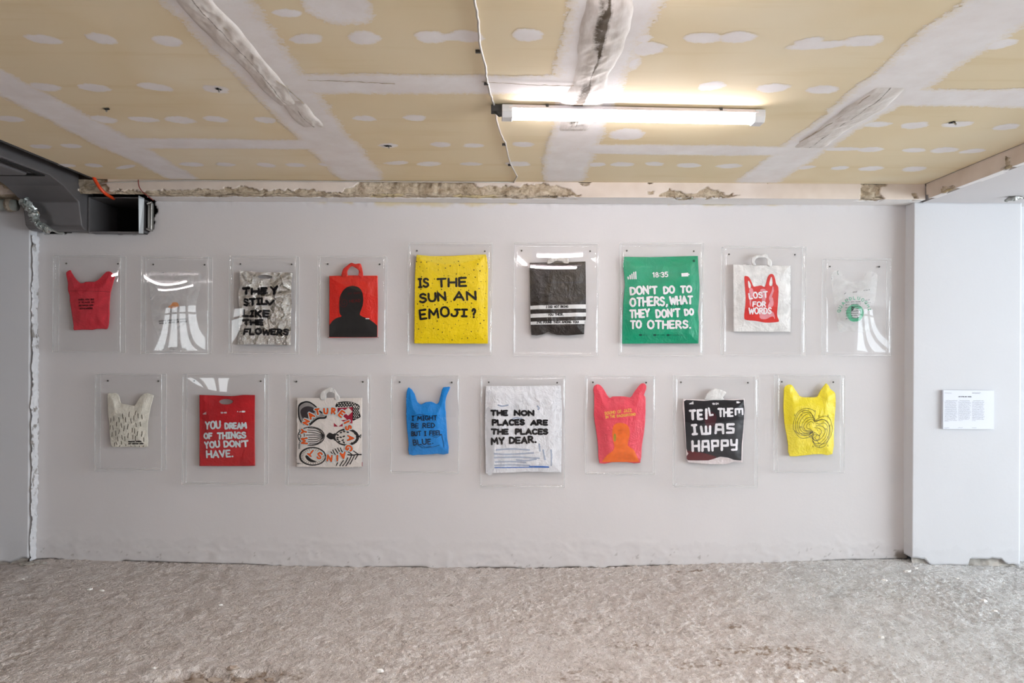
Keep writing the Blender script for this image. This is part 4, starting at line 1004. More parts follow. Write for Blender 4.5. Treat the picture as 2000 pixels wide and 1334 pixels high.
# ---- 7 green phone-screen bag
b = Bag(R3, [(1148,207),(1400,212),(1640,203),(1868,198),(1875,330),(1885,500),(1878,640),(1870,745),(1880,850),(1875,1055),(1500,1053),(1128,1055),(1132,850),(1138,650),(1155,480),(1150,400),(1138,300)], plastic('green_film', lin(0, 150, 110), .3, .12, .5), "green bag painted like a phone screen, DON'T DO TO OTHERS", round_=False, bulge=.01, crumple=.0035, cs=7, seed=17)
for nm, it in (('lettering', [("DON'T",1200,585,1472,575,88),('DO',1525,577,1642,570,80),('TO',1688,567,1808,560,76)]), ('lettering', [('OTHERS,',1195,700,1572,690,96),('WHAT',1585,685,1816,672,92)]),
               ('lettering', [('THEY',1195,812,1398,800,86),("DON'T",1450,810,1692,798,92),('DO',1728,790,1828,782,76)]), ('lettering', [('TO',1198,915,1316,912,86),('OTHERS.',1365,915,1802,912,90)])): b.words(M['ink_white'], it, 19)
k = Ink(b, .0028)
for x, h_ in ((1186,18),(1205,34),(1222,46),(1240,62),(1258,66)): k.stroke(b.W([(x, 424), (x-3, 424-h_)]), b.L(12))
k.build('signal_icon', M['ink_white']); k = Ink(b, .0028); b.text(k, '18:35', 1420, 414, 1575, 408, 52, 10); k.build('clock_lettering', M['ink_white'])
b.fill([(1700,370),(1764,365),(1769,375),(1779,375),(1779,388),(1769,388),(1767,401),(1703,404)], M['ink_white'], 'battery_icon', .0028, smooth=False)
k = Ink(b, .0026)
for x in (1303, 1442, 1572): k.stroke(b.W([(x-8, 972), (x+8, 972)]), b.L(17))
for a_, c_ in ((1325,1388),(1465,1535),(1590,1725)): b.scribble(k, a_, 976, c_, 976, 11, 3)
k.disc(b.w((1826,248)), b.L(14)); b.scribble(k, 1295, 690, 1720, 700, 34, 5); k.build('faded_small_print', M['ink_dim'])['kind'] = 'stuff'
# ---- 8 white bag, painted red bag
wf = plastic('white_film', lin(238, 236, 234), .3, .05, .6, 14, .22, 1)
b = Bag(R4, [(232,250),(400,254),(530,258),(700,261),(838,262),(838,600),(835,962),(520,960),(232,960),(234,600)], wf, 'whitish bag with a painted red bag reading LOST FOR WORDS', round_=False, bulge=.008, crumple=.004, seed=18)
part_fill(b, [(435,258),(420,210),(440,165),(520,148),(580,138),(600,180),(632,212),(632,268),(590,262),(585,200),(560,180),(480,185),(455,220),(470,258)], wf, 'loop_handle', back=.001)
b.fill([(340,385),(365,375),(395,395),(420,445),(440,485),(480,480),(520,475),(558,485),(585,390),(608,358),(640,355),(662,390),(680,460),(703,500),(698,650),(688,780),(706,840),(690,860),(560,865),(460,848),(370,840),(340,815),(350,700),(355,600),(345,480)],
       M['ink_red'], 'painted_bag', .0014, holes=[[(378,432),(392,430),(412,470),(408,500),(388,498)],[(622,386),(634,400),(640,470),(612,478),(604,450)]])
for P in ([(392,520),(425,505),(440,560),(415,620),(405,700),(395,650)],[(510,520),(560,515),(575,580),(560,640),(540,720),(600,740),(650,760),(665,830),(640,800),(560,830),(500,810),(520,700),(525,600)],[(640,480),(655,520),(640,570),(612,640),(600,600),(630,540)],[(620,620),(640,600),(650,680),(600,720),(590,690)]): b.fill(P, M['ink_pink'], 'pink_patch', .002)  # pink patches belonging to the painted picture
b.words(M['ink_white'], [('LOST',388,622,592,602,72)], 15); b.words(M['ink_white'], [('FOR',425,702,572,700,62)], 14); b.words(M['ink_white'], [('WORDS',383,782,632,775,74)], 14)
# ---- 9 clear vest bag, green print
b = Bag(Z4, [(160,260),(220,215),(290,240),(335,330),(440,345),(560,330),(590,250),(640,215),(700,235),(735,280),(722,420),(700,600),(680,780),(660,962),(450,968),(250,970),(235,840),(210,700),(185,540),(165,400)], plastic('clear_film_fine', lin(244, 244, 242), .14, .04, .7, 16, 1.0), 'clear vest bag with a green round print and small handwriting', bulge=.012, crumple=.004, seed=19)
b.fill(ellipse(435,738,108,108,22), M['ink_green'], 'round_print', .0014, holes=[ellipse(445,742,58,62,14)])
b.fill([(370,790),(430,812),(500,790),(530,770),(500,830),(430,848),(370,830)], M['ink_green'], 'round_print', .002)
k = Ink(b, .0018)
for i, c in enumerate('QUANDLUOGHI'):
    an = math.radians(172-i*16); cx_, cy_ = 435+172*math.cos(an), 742-172*math.sin(an); ux, uy = math.sin(an), math.cos(an)
    b.glyph(k, c, cx_-ux*13, cy_-uy*13, 42, 34, ux, uy, 8)
k.build('curved_lettering', M['ink_green'])
k = Ink(b, .003)
for i in range(8): b.scribble(k, 385, 612+i*28, 505, 606+i*28, 16, 4); b.scribble(k, 312+i*2, 578+i*34, 372, 574+i*34, 12, 3.5)
b.scribble(k, 405, 490, 462, 484, 16, 4); b.scribble(k, 543, 466, 620, 458, 14, 4); b.scribble(k, 555, 592, 625, 580, 14, 4); b.scribble(k, 560, 625, 635, 614, 12, 4); b.scribble(k, 300, 510, 318, 500, 14, 4); b.scribble(k, 395, 680, 425, 676, 18, 9); b.scribble(k, 395, 708, 420, 706, 16, 9)
k.build('handwriting', M['ink_black'])['kind'] = 'stuff'
k = Ink(b, .003); k.stroke(b.W(smooth_line([(238,212),(230,235),(236,265)], 3)), b.L(8)); k.build('green_fleck', M['ink_dim'])
# ---- 10 cream translucent bag with strokes
b = Bag(Z7, [(165,270),(220,262),(280,260),(320,310),(345,400),(430,412),(520,432),(560,370),(600,310),(650,270),(700,262),(780,290),(760,360),(740,450),(722,540),(702,640),(692,800),(702,975),(560,978),(400,980),(240,980),(215,960),(198,870),(188,760),(185,640),(168,520),(170,400)], plastic('cream_film', lin(248, 244, 232), .28, .04, .5, 16, .34, 1), 'cream translucent vest bag covered in short vertical strokes', bulge=.012, crumple=.004, seed=20)
k = Ink(b, .0022)
for x, y in ((210,622),(258,600),(336,612),(387,568),(430,614),(470,540),(496,625),(534,590),(554,522),(590,565),(636,576),(302,672),(370,686),(403,728),(452,706),(560,680),(616,676),(204,720),(243,720),(287,792),(336,772),(228,816),(510,752),(543,762),(580,796),(632,806),(455,822),(376,846),(412,864),(315,872),(552,860),(518,845),(655,880),(262,944),(292,925),(358,922),(412,955),(330,966),(480,968),(535,966),(594,972),(645,970)):
    l_ = 32 if y < 900 else (22 if y < 950 else 9); q = R.uniform(-6, 6); k.stroke(b.W([(x-q, y-l_*R.uniform(.8, 1.1)), (x+R.uniform(-3, 3), y), (x+q, y+l_*R.uniform(.8, 1.1))]), b.L(7))
k.build('stroke_pattern', M['ink_lines'])['kind'] = 'stuff'
b.words(M['ink_black'], [('COUNTRY WORDS,',450,918,632,912,20),('NOT WRITTEN LINES.',448,946,655,942,20)], 6.5)
# ---- 11 red bag YOU DREAM
b = Bag(R5, [(1150,298),(1300,303),(1420,309),(1500,308),(1600,298),(1720,297),(1719,700),(1720,1028),(1640,1031),(1400,1029),(1150,1028),(1151,600)], plastic('crimson_film', lin(192, 30, 38), .32, .22, .45), "red bag with a punched grip hole painted YOU DREAM OF THINGS", holes=[ellipse(1425,367,72,28,14)], round_=False, bulge=.006, crumple=.003, seed=21)
for it in ([('YOU',1212,652,1382,645,88),('DREAM',1418,652,1647,646,72)],[('OF',1198,754,1296,750,72),('THINGS',1338,754,1642,745,76)],[('YOU',1206,852,1374,838,76),("DON'T",1408,840,1664,832,76)],[('HAVE.',1225,950,1512,935,82)]): b.words(ink('cool_white_paint', lin(214, 226, 230), var=.1), it, 18)
k = Ink(b, .0026)
for i in range(5): k.stroke(b.W([(1193+i*8, 496), (1193+i*8, 488-i*4)]), b.L(4))
k.build('signal_icon', M['ink_white']); k = Ink(b, .0026); b.text(k, '18:48', 1375, 489, 1440, 486, 18, 4.5); k.build('clock_lettering', M['ink_white']); k = Ink(b, .0026); k.disc(b.w((1550,467)), b.L(6)); k.disc(b.w((1570,470)), b.L(5)); k.disc(b.w((1585,468)), b.L(6)); k.build('dot_icons', M['ink_white'])['kind'] = 'stuff'; b.fill([(1596,458),(1624,458),(1632,467),(1624,476),(1596,476)], M['ink_white'], 'battery_icon', .0028, smooth=False)
# ---- 12 vegetable print bag
b = Bag(Z5, [(135,262),(350,263),(580,264),(800,262),(1030,262),(1028,700),(1030,1215),(820,1214),(600,1216),(360,1213),(130,1210),(135,700)], plastic('offwhite_film', lin(232, 224, 218), .3, .05, .5, 12), 'off-white bag printed with vegetables, ringed by MY NATURE IS AGAINST', round_=False, bulge=.006, crumple=.003, seed=22)
part_fill(b, [(462,285),(455,205),(500,160),(545,135),(590,118),(650,142),(690,200),(722,245),(715,285),(660,285),(650,215),(600,180),(545,200),(530,285)], wf, 'tied_handle', back=.001, label='pale translucent handle')
ib, ic, ig = M['ink_black'], M['ink_cream'], M['ink_grey']
b.fill([(150,400),(165,350),(210,318),(270,305),(330,320),(390,360),(430,400),(480,450),(545,480),(548,530),(520,547),(440,552),(370,600),(320,640),(250,640),(190,600),(155,520)], ib, 'mushroom_print', .0012)
b.fill([(168,410),(182,368),(230,336),(280,325),(340,345),(410,402),(470,468),(528,492),(518,525),(430,530),(360,575),(300,608),(225,600),(178,530)], ig, 'mushroom_print', .0018)
b.fill([(190,435),(230,392),(300,375),(370,397),(405,440),(350,480),(290,540),(240,560),(200,510)], ink('plum_print', lin(66, 58, 62)), 'mushroom_print', .0024)
b.fill([(668,370),(690,330),(750,312),(850,312),(940,330),(1000,375),(990,440),(1012,520),(960,550),(905,570),(900,480),(895,392),(790,388),(690,390)], ib, 'corn_print', .0012)
k = Ink(b, .002)
for r_ in range(3):
    for c in range(8): x = 700+c*37+(r_%2)*16; y = 330+r_*24+abs(c-4)*2; (x < 975) and k.disc(b.w((x, y)), b.L(13), 7, b.L(7))
for r_ in range(9):
    for c in range(3): x = 922+c*26+(r_%2)*10; y = 372+r_*21; (x < 992-(r_ > 7)*40) and k.disc(b.w((x, y)), b.L(9), 7, b.L(6))
k.build('kernel_print', ic)
b.fill([(700,398),(908,388),(905,500),(903,610),(820,606),(745,566),(830,560),(760,500),(700,470)], M['ink_crimson'], 'red_square_print', .0021, smooth=False)
b.fill([(780,445),(845,390),(905,448),(845,505)], ic, 'pale_diamond_print', .0026, smooth=False)
b.fill([(650,600),(705,652),(650,653)], M['ink_crimson'], 'red_triangle_print', .002, smooth=False); b.fill([(770,610),(770,652),(715,652)], M['ink_crimson'], 'red_triangle_print', .002, smooth=False)
P = ellipse(335,785,182,126,24); b.strokes(ib, [P+[P[0]]], 12, 'pumpkin_print')
b.strokes(ib, [[(505,770),(430,690+0),(300,672)], [(505,772),(420,715),(290,700)], [(505,775),(400,742),(280,728)], [(505,780),(400,770),(270,770)], [(505,785),(400,800),(270,800)], [(505,790),(410,828),(280,832)], [(505,795),(420,856),(290,862)], [(505,800),(430,882),(300,888)], [(165,700),(230,720),(240,785),(225,850),(170,880)], [(160,760),(195,780),(165,830)]], 9, 'pumpkin_print')
b.fill(ellipse(825,800,166,120,24), ib, 'pomegranate_print', .0013); b.fill(ellipse(812,800,142,94,22), ic, 'pomegranate_print', .0019)
b.fill([(545,785),(565,755),(592,738),(640,755),(672,748),(675,850),(640,828),(600,830),(560,805)], ib, 'pomegranate_print', .0014)
k = Ink(b, .0025)
for x, y, a_ in ((700,768,.3),(745,735,-.2),(790,722,.1),(700,805,0),(742,800,.2),(785,788,-.3),(722,858,.4),(770,840,-.4),(785,870,.8),(840,730,.2),(915,725,.4),(940,755,.6),(700,830,.5),(960,800,1.2),(900,880,.4)): k.disc(b.w((x, y)), b.L(20), 8, b.L(11), -a_)
k.build('seed_print', ib)
b.strokes(ib, [[(590,760),(620,775)], [(575,775),(600,800)]], 5, 'neck_mark_print', .002); b.strokes(ib, [[(985,790),(1018,765)], [(985,790),(1022,785)], [(985,790),(1015,808)]], 9, 'pomegranate_print')  # small marks on the neck and the tail star, all black print
b.fill(ellipse(355,1063,188,130,24), ib, 'kiwi_print', .0012); b.fill(ellipse(360,1063,166,112,22), ic, 'kiwi_print', .0018); b.fill([(255,1060),(290,1050),(330,1095),(400,1130),(410,1140),(350,1145),(290,1120)], ib, 'kiwi_print', .0022)
b.strokes(ib, [[(355+128*math.cos(a_*.22), 1063+84*math.sin(a_*.22)), (355+162*math.cos(a_*.22), 1063+108*math.sin(a_*.22))] for a_ in range(29)], 5, 'kiwi_print', .0022, False)
b.strokes(ib, [[(1020,1040),(960,1040),(900,1045),(840,1040)]], 16, 'leaf_print')
b.strokes(ib, [[(980,1035),(940,1005),(915,985)], [(900,1040),(850,1000),(800,985)], [(975,1045),(955,1075),(940,1105)], [(930,1050),(900,1110),(868,1170)], [(890,1055),(860,1120),(810,1195)], [(840,1080),(810,1140),(765,1195)], [(780,1120),(755,1150),(728,1195)], [(700,1150),(690,1165),(680,1188)], [(610,1000),(625,1025),(640,1040)], [(635,975),(650,1010),(668,1035)], [(665,960),(685,990),(700,1020)], [(700,948),(715,975),(735,1010)], [(740,945),(750,975),(765,1000)]], 13, 'leaf_print')
b.strokes(ib, [[(158,895+i*8),(182,895+i*8)] for i in range(9)], 4, 'barcode_print', .002, False); k = Ink(b, .002); b.scribble(k, 140, 1168, 215, 1168, 14, 5); k.build('small_print', ib)
b.strokes(M['ink_crimson'], [[(1034,1145),(1034,1198)]], 7, 'red_tab_print', .002, False)
LT = [('M',243,850,92,96),('Y',238,722,84,84),('N',270,592,66,84),('A',335,502,38,92),('T',425,450,10,86),('U',540,442,0,84),('R',645,440,-6,84),('E',755,480,-38,96),('I',826,592,-66,84),('S',850,668,-70,88),('A',880,812,-93,96),('G',858,950,-120,100),('A',775,1050,-168,96),('I',697,1085,176,88),('N',592,1086,172,96),('S',455,1052,160,100),('T',338,1012,142,96)]
for nm, wt, mt, lf in (('letter_outline', 50, M['ink_blue_halo'], .0032), ('lettering', 25, M['ink_orange'], .0042)):
    R.seed(99); k = Ink(b, lf)
    for c, x, y, rt, sz in LT:
        c = 'i' if c == 'I' else c
        an = math.radians(rt); ux, uy = math.cos(an), -math.sin(an); w_ = G[c][0]*sz*.95; hh = sz*.82
        b.glyph(k, c, x-ux*w_/2-uy*hh/2, y-uy*w_/2+ux*hh/2, sz*.95, hh, ux, uy, wt)
    k.build(nm, mt)
R.seed(5)
# ---- 13 blue vest bag
b = Bag(R6, [(1345,235),(1360,222),(1385,240),(1408,270),(1425,300),(1432,335),(1450,372),(1485,395),(1530,375),(1590,368),(1640,390),(1668,370),(1680,330),(1690,280),(1712,218),(1750,217),(1785,217),(1765,270),(1740,330),(1735,400),(1740,480),(1745,560),(1755,750),(1767,898),(1650,905),(1550,910),(1450,915),(1362,910),(1355,800),(1345,700),(1338,600),(1330,450),(1333,300)], plastic('blue_film', lin(18, 132, 214), .35, .15, .4), 'blue vest bag with thin painted words I MIGHT BE RED BUT I FEEL BLUE', bulge=.01, crumple=.004, seed=23)
ibl = ink('navy_marker', lin(18, 40, 70))
for it in ([('I MIGHT',1390,562,1655,558,54)],[('BE RED',1385,640,1632,632,54)],[('BUT I FEEL',1385,722,1702,708,52)],[('BLUE.',1405,820,1618,798,62)]): b.words(ibl, it, 10)
b.strokes(ibl, [[(1400,525),(1450,500),(1510,498),(1560,520)], [(1460,815),(1520,840),(1600,832),(1680,812)], [(1700,710),(1712,770),(1720,835)], [(1600,720),(1650,730),(1690,705)], [(1480,800),(1530,830),(1590,822)]], 4, 'pen_scribble')
# ---- 14 white scraped bag
b = Bag(R7, [(148,205),(330,206),(500,206),(720,203),(920,200),(930,350),(935,500),(930,800),(925,1095),(760,1092),(600,1090),(370,1097),(150,1105),(146,900),(142,700),(145,450)], plastic('milky_film', lin(232, 233, 238), .3, .05, .7, 12, .12, 1), 'large milky white bag painted THE NON PLACES ARE THE PLACES MY DEAR', round_=False, bulge=.009, crumple=.005, seed=24)
for it in ([('THE',200,515,382,512,66),('NON',440,515,652,515,66)],[('PLACES',213,615,556,612,70),('ARE',608,612,792,612,66)],[('THE',203,706,388,704,66),('PLACES',450,706,796,704,68)],[('MY',203,815,352,802,80),('DEAR.',388,800,678,792,78)]): b.words(M['ink_black'], it, 20)
b.strokes(M['ink_blue'], [[(245,1043),(400,1043),(600,1040),(800,1040)], [(600,1030),(700,1030),(795,1034)]], 9, 'blue_brush_mark', .002); b.strokes(M['ink_blue'], [[(660,1036),(720,1034),(770,1037)]], 16, 'blue_brush_mark', .0024)
b.strokes(M['ink_paleblue'], [[(822,860),(826,920),(824,1020)], [(700,800),(708,870)], [(740,860),(760,960)], [(240,900),(400,905),(640,890)], [(240,940),(460,935),(700,945)], [(250,985),(400,980),(560,990)], [(470,965),(560,970),(670,955)], [(680,410),(700,430),(690,445)], [(280,400),(320,410),(380,400)], [(260,860),(420,850),(600,860)], [(245,1020),(400,1015),(600,1020)], [(430,540),(470,530),(520,545)], [(740,650),(770,660)]], 16, 'pale_brush_mark', .0018)
b.fill([(160,430),(225,470),(240,560),(235,1060),(162,1090),(158,700)], ink('chalk_wash', lin(236, 238, 242), alpha=.5, var=.03), 'white_wash', .0014)
# ---- 15 pink bag, orange head
b = Bag(R7, [(1258,250),(1268,208),(1300,188),(1340,205),(1380,265),(1420,325),(1450,318),(1480,312),(1580,312),(1640,322),(1670,282),(1700,240),(1740,190),(1780,178),(1805,200),(1800,240),(1780,300),(1798,325),(1797,420),(1795,500),(1785,640),(1770,750),(1755,850),(1740,998),(1600,990),(1450,990),(1320,1000),(1310,850),(1285,650),(1265,500),(1268,300)], plastic('pink_film', lin(232, 74, 92), .32, .12, .45), 'coral pink vest bag with an orange bald head silhouette', bulge=.012, crumple=.004, seed=25)
b.fill([(1450,660),(1465,610),(1500,585),(1540,582),(1590,595),(1620,630),(1630,690),(1615,770),(1610,815),(1670,860),(1700,920),(1733,986),(1733,986),(1540,986),(1346,988),(1346,988),(1390,920),(1460,860),(1468,810),(1452,740)], M['ink_figure'], 'silhouette_print', .0016)
b.fill(ellipse(1475,732,13,42,10), M['ink_ochre'], 'ear_print', .0024); k = Ink(b, .0026); b.scribble(k, 1505, 672, 1600, 668, 26, 2.5); b.scribble(k, 1520, 690, 1590, 688, 20, 2); k.build('face_scribble', ink('rust_pen', lin(190, 74, 30)))
b.words(M['ink_yellow'], [('SOUND OF JAZZ',1370,502,1652,468,34)], 6); b.words(M['ink_yellow'], [('IN THE BACKGROUND',1378,538,1692,508,30)], 5.5)
# ---- 16 black painted bag
b = Bag(R8, [(180,338),(350,342),(500,346),(660,343),(815,338),(812,560),(798,800),(792,992),(700,988),(640,1010),(540,1012),(400,1006),(228,992),(215,900),(205,750),(195,600),(180,430)], plastic('white_film_back', lin(226, 214, 214), .3, .06, .6), 'white bag painted over in black reading TELL THEM I WAS HAPPY', round_=False, bulge=.010, crumple=.005, seed=26)
part_fill(b, [(400,348),(408,318),(430,282),(500,232),(560,242),(622,268),(610,300),(590,325),(600,348),(500,350)], wf, 'tied_handle', back=.001)
b.fill([(190,362),(215,348),(400,358),(550,346),(700,352),(806,348),(814,450),(802,640),(786,800),(780,972),(700,965),(640,940),(560,930),(500,950),(440,970),(330,972),(230,968),(216,930),(236,900),(216,850),(206,650),(196,430)], ink('black_gloss_paint', lin(36, 33, 38), .3), 'black_paint', .0013, smooth=False)
b.fill([(222,872),(300,880),(400,895),(520,935),(440,968),(330,970),(232,966),(218,930),(236,900)], M['ink_darkred'], 'dark_red_paint', .002); b.fill([(400,480),(480,470),(520,520),(500,600),(440,640),(400,580)], ink('deep_maroon_paint', lin(70, 24, 34)), 'dark_red_paint', .002)
bw = 25
b.words(M['ink_white'], [('TE',240,560,382,552,112),('i',392,552,440,550,118),('L',440,515,488,508,90,20)], bw, jit=.02, gap=.34); b.words(M['ink_white'], [('THE',528,526,695,520,96,20),('m',705,508,802,506,80,20)], 20, jit=.02)
b.words(M['ink_white'], [('I',266,712,328,708,118),('w',352,712,470,706,100),('as',498,700,708,695,118)], bw, jit=.02, gap=.34); b.words(M['ink_white'], [('Happy',266,885,745,868,125)], 24, jit=.02, gap=.34)
k = Ink(b, .0028)
for i, h_ in enumerate((6, 10, 12, 20, 24)): k.stroke(b.W([(246+i*9, 390), (246+i*9, 390-h_)]), b.L(6))
k.build('signal_icon', M['ink_white']); k = Ink(b, .0028); b.text(k, '18:24', 478, 400, 547, 396, 22, 5.5); k.build('clock_lettering', M['ink_white']); b.fill([(729,363),(754,363),(757,368),(767,369),(767,377),(757,378),(754,383),(729,383)], M['ink_white'], 'battery_icon', .0028, smooth=False)
# ---- 17 yellow vest bag with line drawing
b = Bag(Z6, [(175,250),(195,195),(240,168),(290,172),(340,240),(390,310),(440,360),(570,362),(680,355),(710,302),(740,250),(800,170),(828,150),(870,200),(890,240),(950,285),(967,350),(965,500),(955,620),(945,750),(940,950),(915,1235),(740,1235),(500,1250),(265,1268),(240,1100),(210,930),(180,750),(165,520),(172,380)], plastic('lemon_film', lin(246, 224, 40), .3, .1, .5), 'yellow vest bag with a thin swirling line drawing', bulge=.012, crumple=.005, seed=27)
Ls = [[(630,720),(620,660),(632,590),(590,550),(510,528),(430,545),(360,600),(318,690),(300,800),(325,880),(400,910),(520,912),(600,875)],
      [(615,740),(600,650),(560,600),(500,590),(440,610),(380,690),(362,780),(385,880),(440,930),(530,930),(590,900)],
      [(625,735),(590,640),(545,575),(460,560),(385,610),(340,700),(335,800),(350,880),(400,935),(500,940),(560,915)],
      [(560,650),(530,610),(470,640),(420,700),(388,780),(410,860),(470,905),(560,895)],
      [(625,690),(570,665),(500,680),(450,740),(430,800),(455,865),(520,880),(590,872)],
      [(620,720),(570,690),(510,720),(470,770),(455,820),(490,865),(560,868)], [(610,760),(570,730),(530,750),(498,800),(515,835),(560,850),(590,890)],
      [(630,720),(700,670),(780,645),(850,670),(890,740),(910,840),(890,940),(830,1020),(760,1070),(690,1060),(640,1000)],
      [(635,730),(700,700),(780,705),(840,760),(858,850),(830,960),(770,1040),(700,1100),(640,1090),(600,1030)],
      [(640,750),(700,770),(770,750),(820,800),(815,880),(790,960),(720,1040),(660,1070),(600,1040),(585,960)],
      [(640,800),(700,790),(760,820),(780,880),(750,950),(690,1010),(620,1020),(580,960),(600,910)],
      [(620,820),(690,835),(730,880),(700,930),(680,950)], [(630,735),(760,700),(850,780),(868,880),(838,1000),(770,1110),(690,1130),(620,1090),(590,1020)],
      [(330,870),(360,940),(430,985),(520,975),(600,930),(690,940),(680,1000),(620,1020)], [(600,875),(540,920),(545,960),(600,980),(660,930),(620,900),(580,950),(620,1020)], [(560,880),(600,920),(590,960),(550,940),(570,900),(620,890)]]
b.strokes(M['ink_lines'], Ls, 5.5, 'line_drawing')
k = Ink(b, .003)
for c, x, y in (('G',318,630),('O',443,580),('T',425,635),('L',365,735),('M',412,815),('Y',470,840),('F',550,775),('I',636,572),('N',690,648),('G',835,640),('T',757,740),('W',858,795),('R',798,845),('L',672,862),('O',825,970),('K',635,990),('U',832,1098),('N',600,1112),('J',700,1118)): b.glyph(k, c, x-9, y+10, 22, 22, 1, 0, 4)
k.build('small_letters', M['ink_lines'])

# ============================================================ acrylic cases
cases = [((104,499,235,688),'small plain red vest bag'),((276,501,406,691),'almost invisible clear bag, orange print'),((448,500,578,691),'silver foil bag'),((621,500,752,693),'red bag with the black silhouette'),
 ((797,474,960,694),'large yellow dotted bag'),((1004,474,1168,695),'black bag with white bands'),((1212,474,1373,695),'green phone-screen bag'),((1414,481,1573,694),'whitish bag with the painted red bag'),((1613.5,505,1740,694),'clear vest bag with green round print'),
 ((186,731,315,919),'cream bag of short strokes'),((357,731,517,947),'red bag reading YOU DREAM'),((559,732.5,719,949),'vegetable print bag'),((763,733.5,895,925),'blue vest bag'),((939,734,1103,952),'milky bag reading THE NON PLACES'),
 ((1145,734,1279,927),'coral pink bag with the orange head'),((1319,734,1480,952),'black painted bag reading TELL THEM'),((1518.5,733,1649,923.5),'yellow bag with the line drawing')]
bows = {0:(.003,.02,-.012,3), 1:(.005,-.03,.02,5), 2:(.002,.0,.0,1), 3:(.002,.004,.006,2), 4:(.002,0,0,3), 5:(.0012,.0,.0,4), 6:(.003,.01,-.004,5), 7:(.0015,.0,.008,6), 8:(.005,.02,.02,7), 9:(.004,.01,.0,8), 10:(.008,-.03,.06,9), 11:(.002,.0,.0,1), 12:(.002,0,.0,2), 13:(.003,0,0,3), 14:(.003,0,.01,4), 15:(.003,.0,.01,5), 16:(.003,0,0,6)}
YF, T = -.060, .003
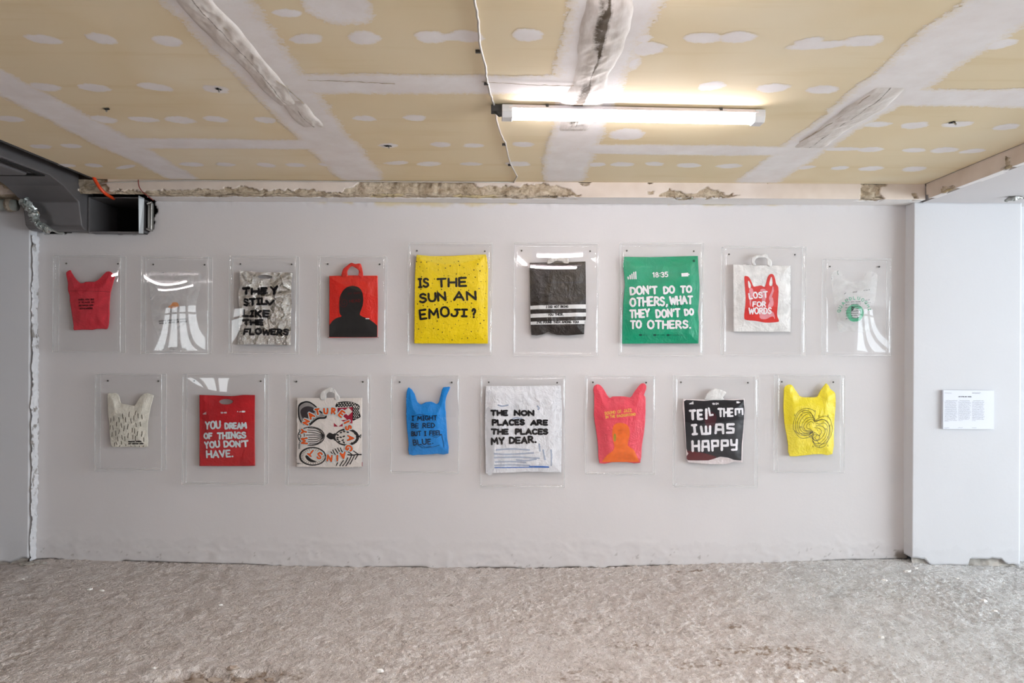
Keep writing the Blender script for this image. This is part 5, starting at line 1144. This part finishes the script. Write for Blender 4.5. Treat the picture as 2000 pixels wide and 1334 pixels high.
for ci, ((x0, y0, x1, y1), what) in enumerate(cases):
    a, zt_ = at(x0, y0, YF); c, zb_ = at(x1, y1, YF); zt_ = at((x0+x1)/2, y0, YF)[1]; zb_ = at((x0+x1)/2, y1, YF)[1]
    t = empty('display_case', ((a+c)/2, -.002, zb_), 'clear acrylic wall case holding the '+what, 'display case', 'clear acrylic cases on the main wall')
    w_, h_ = (c-a)/2, zt_-zb_; bow, tx, tz, sd = bows[ci]
    us = np.linspace(-w_, w_, 25); vs = np.linspace(0, h_, 29); n1, n2 = len(us), len(vs)
    U, V = np.meshgrid(us, vs, indexing='ij'); e = np.cos(U/w_*math.pi/2)*np.sin(V/h_*math.pi)
    D = bow*(e*(1+1.0*(fbm(U*2.6, V*2.6, 1, sd)-.5)) + .7*(1-np.abs(e))*(fbm(U*3, V*3, 1, sd+3)-.5)) 
    yf = YF - D + .0
    Vv = [(U[i, j], yf[i, j], V[i, j]) for i in range(n1) for j in range(n2)] + [(U[i, j], yf[i, j]+T, V[i, j]) for i in range(n1) for j in range(n2)]
    N = n1*n2; Fc = []; mi = []
    for i in range(n1-1):
        for j in range(n2-1):
            q = (i*n2+j, (i+1)*n2+j, (i+1)*n2+j+1, i*n2+j+1); Fc.append(q); mi.append(0); Fc.append(tuple(N+k for k in q[::-1])); mi.append(0)
    rim = [(i, 0) for i in range(n1)]+[(n1-1, j) for j in range(1, n2)]+[(i, n2-1) for i in range(n1-2, -1, -1)]+[(0, j) for j in range(n2-2, 0, -1)]
    for k in range(len(rim)):
        p_ = rim[k][0]*n2+rim[k][1]; q_ = rim[(k+1) % len(rim)][0]*n2+rim[(k+1) % len(rim)][1]; Fc.append((q_, p_, N+p_, N+q_)); mi.append(1)
    fp = mesh_obj('front_panel', Vv, Fc, [M['acrylic'], M['acrylic_edge']], t, True, mi)
    fp.data.polygons.foreach_set('use_smooth', [m == 0 for m in mi])
    yb0 = YF+T+.0002
    for (p0, p1, q0, q1) in ((-w_, -w_+T, T, h_-T), (w_-T, w_, T, h_-T), (-w_, w_, 0, T), (-w_, w_, h_-T, h_)):
        m_ = MB().box(p0, p1, yb0, -.0045, q0, q1); m_.M = [1 if i in (2, 4) else 0 for i in range(6)]
        m_.build('side_panel', [M['acrylic_side'], M['acrylic_edge']], t)
    m_ = MB().box(-w_-.001, w_+.001, -.0042, -.0012, -.001, h_+.001); m_.M = [1, 1, 0, 1, 0, 1]
    m_.build('back_panel', [M['acrylic_back'], M['acrylic_edge']], t)
    for s in (-1, 1):
        m_ = MB().tube([(s*(w_-.048), -.0045, h_-.044), (s*(w_-.048), -.0075, h_-.044), (s*(w_-.048), -.010, h_-.044)], [.0055, .0055, .003], 10)
        m_.build('screw', M['screw'], t, True)

# ============================================================ wall text panel on the pier
x0, zt_ = at(1842, 762, YP-.02); x1, zb_ = at(1941, 838.5, YP-.02)
sg = empty('text_panel', ((x0+x1)/2, YP, zb_), 'white exhibition text panel with three columns on the right pier', 'sign')
w_, h_ = (x1-x0)/2, zt_-zb_
MB().box(-w_, w_, -.022, -.004, 0, h_).build('board', M['sign'], sg, bevel=.0008)
class Flat:            # a flat writing surface for Ink
    def __init__(s, root): s.root = root
    def h(s, x, z): return np.zeros(np.shape(x))
fl_ = Flat(sg)
C = lambda u, v: (-w_+u/1345*2*w_, h_-v/1000*h_)          # crop of the sign, px
def tiny(txt, u0, u1, v, hgt, wt, k):
    adv = [G[c][0]+.24 for c in txt]; sx = (u1-u0)/(sum(adv)-.24); p = 0
    for c, a_ in zip(txt, adv):
        for st in G[c][1]:
            Pn = smooth_line(st, 2) if isinstance(st, tuple) else st
            k.stroke([C(u0+(p+x)*sx, v-y*hgt) for x, y in Pn], wt, 0)
        p += a_
k = Ink(fl_, .0224); tiny('LOST LETTERS, 2018 - ONGOING', 400, 740, 175, 20, .0014, k); k.build('title_line', M['signdark'])
k = Ink(fl_, .0224)
for u0, u1, v in ((38,225,72),(760,1000,58),(760,960,80),(30,160,968),(400,520,962),(760,880,960)):
    P = []; x = u0
    while x < u1: P.append(C(x, v+R.uniform(-9, 9))); x += 9
    k.stroke(P, .0012, 0)
k.build('caption_lines', M['signink'])
for cx0, n_ in ((38, 21), (400, 20), (765, 20)):
    k = Ink(fl_, .0224)
    for r_ in range(n_):
        v = 265+r_*26.8; x = cx0+(30 if r_ == 0 else 0); end = cx0+R.uniform(285, 345) if r_ < n_-1 else cx0+110; P = []
        while x < end:
            P.append(C(x, v+R.uniform(-7, 7))); x += 8
            if R.random() < .16 and len(P) > 1: k.stroke(P, .0012, 0); P = []; x += 7
        if len(P) > 1: k.stroke(P, .0012, 0)
    k.build('text_column', M['signink'])
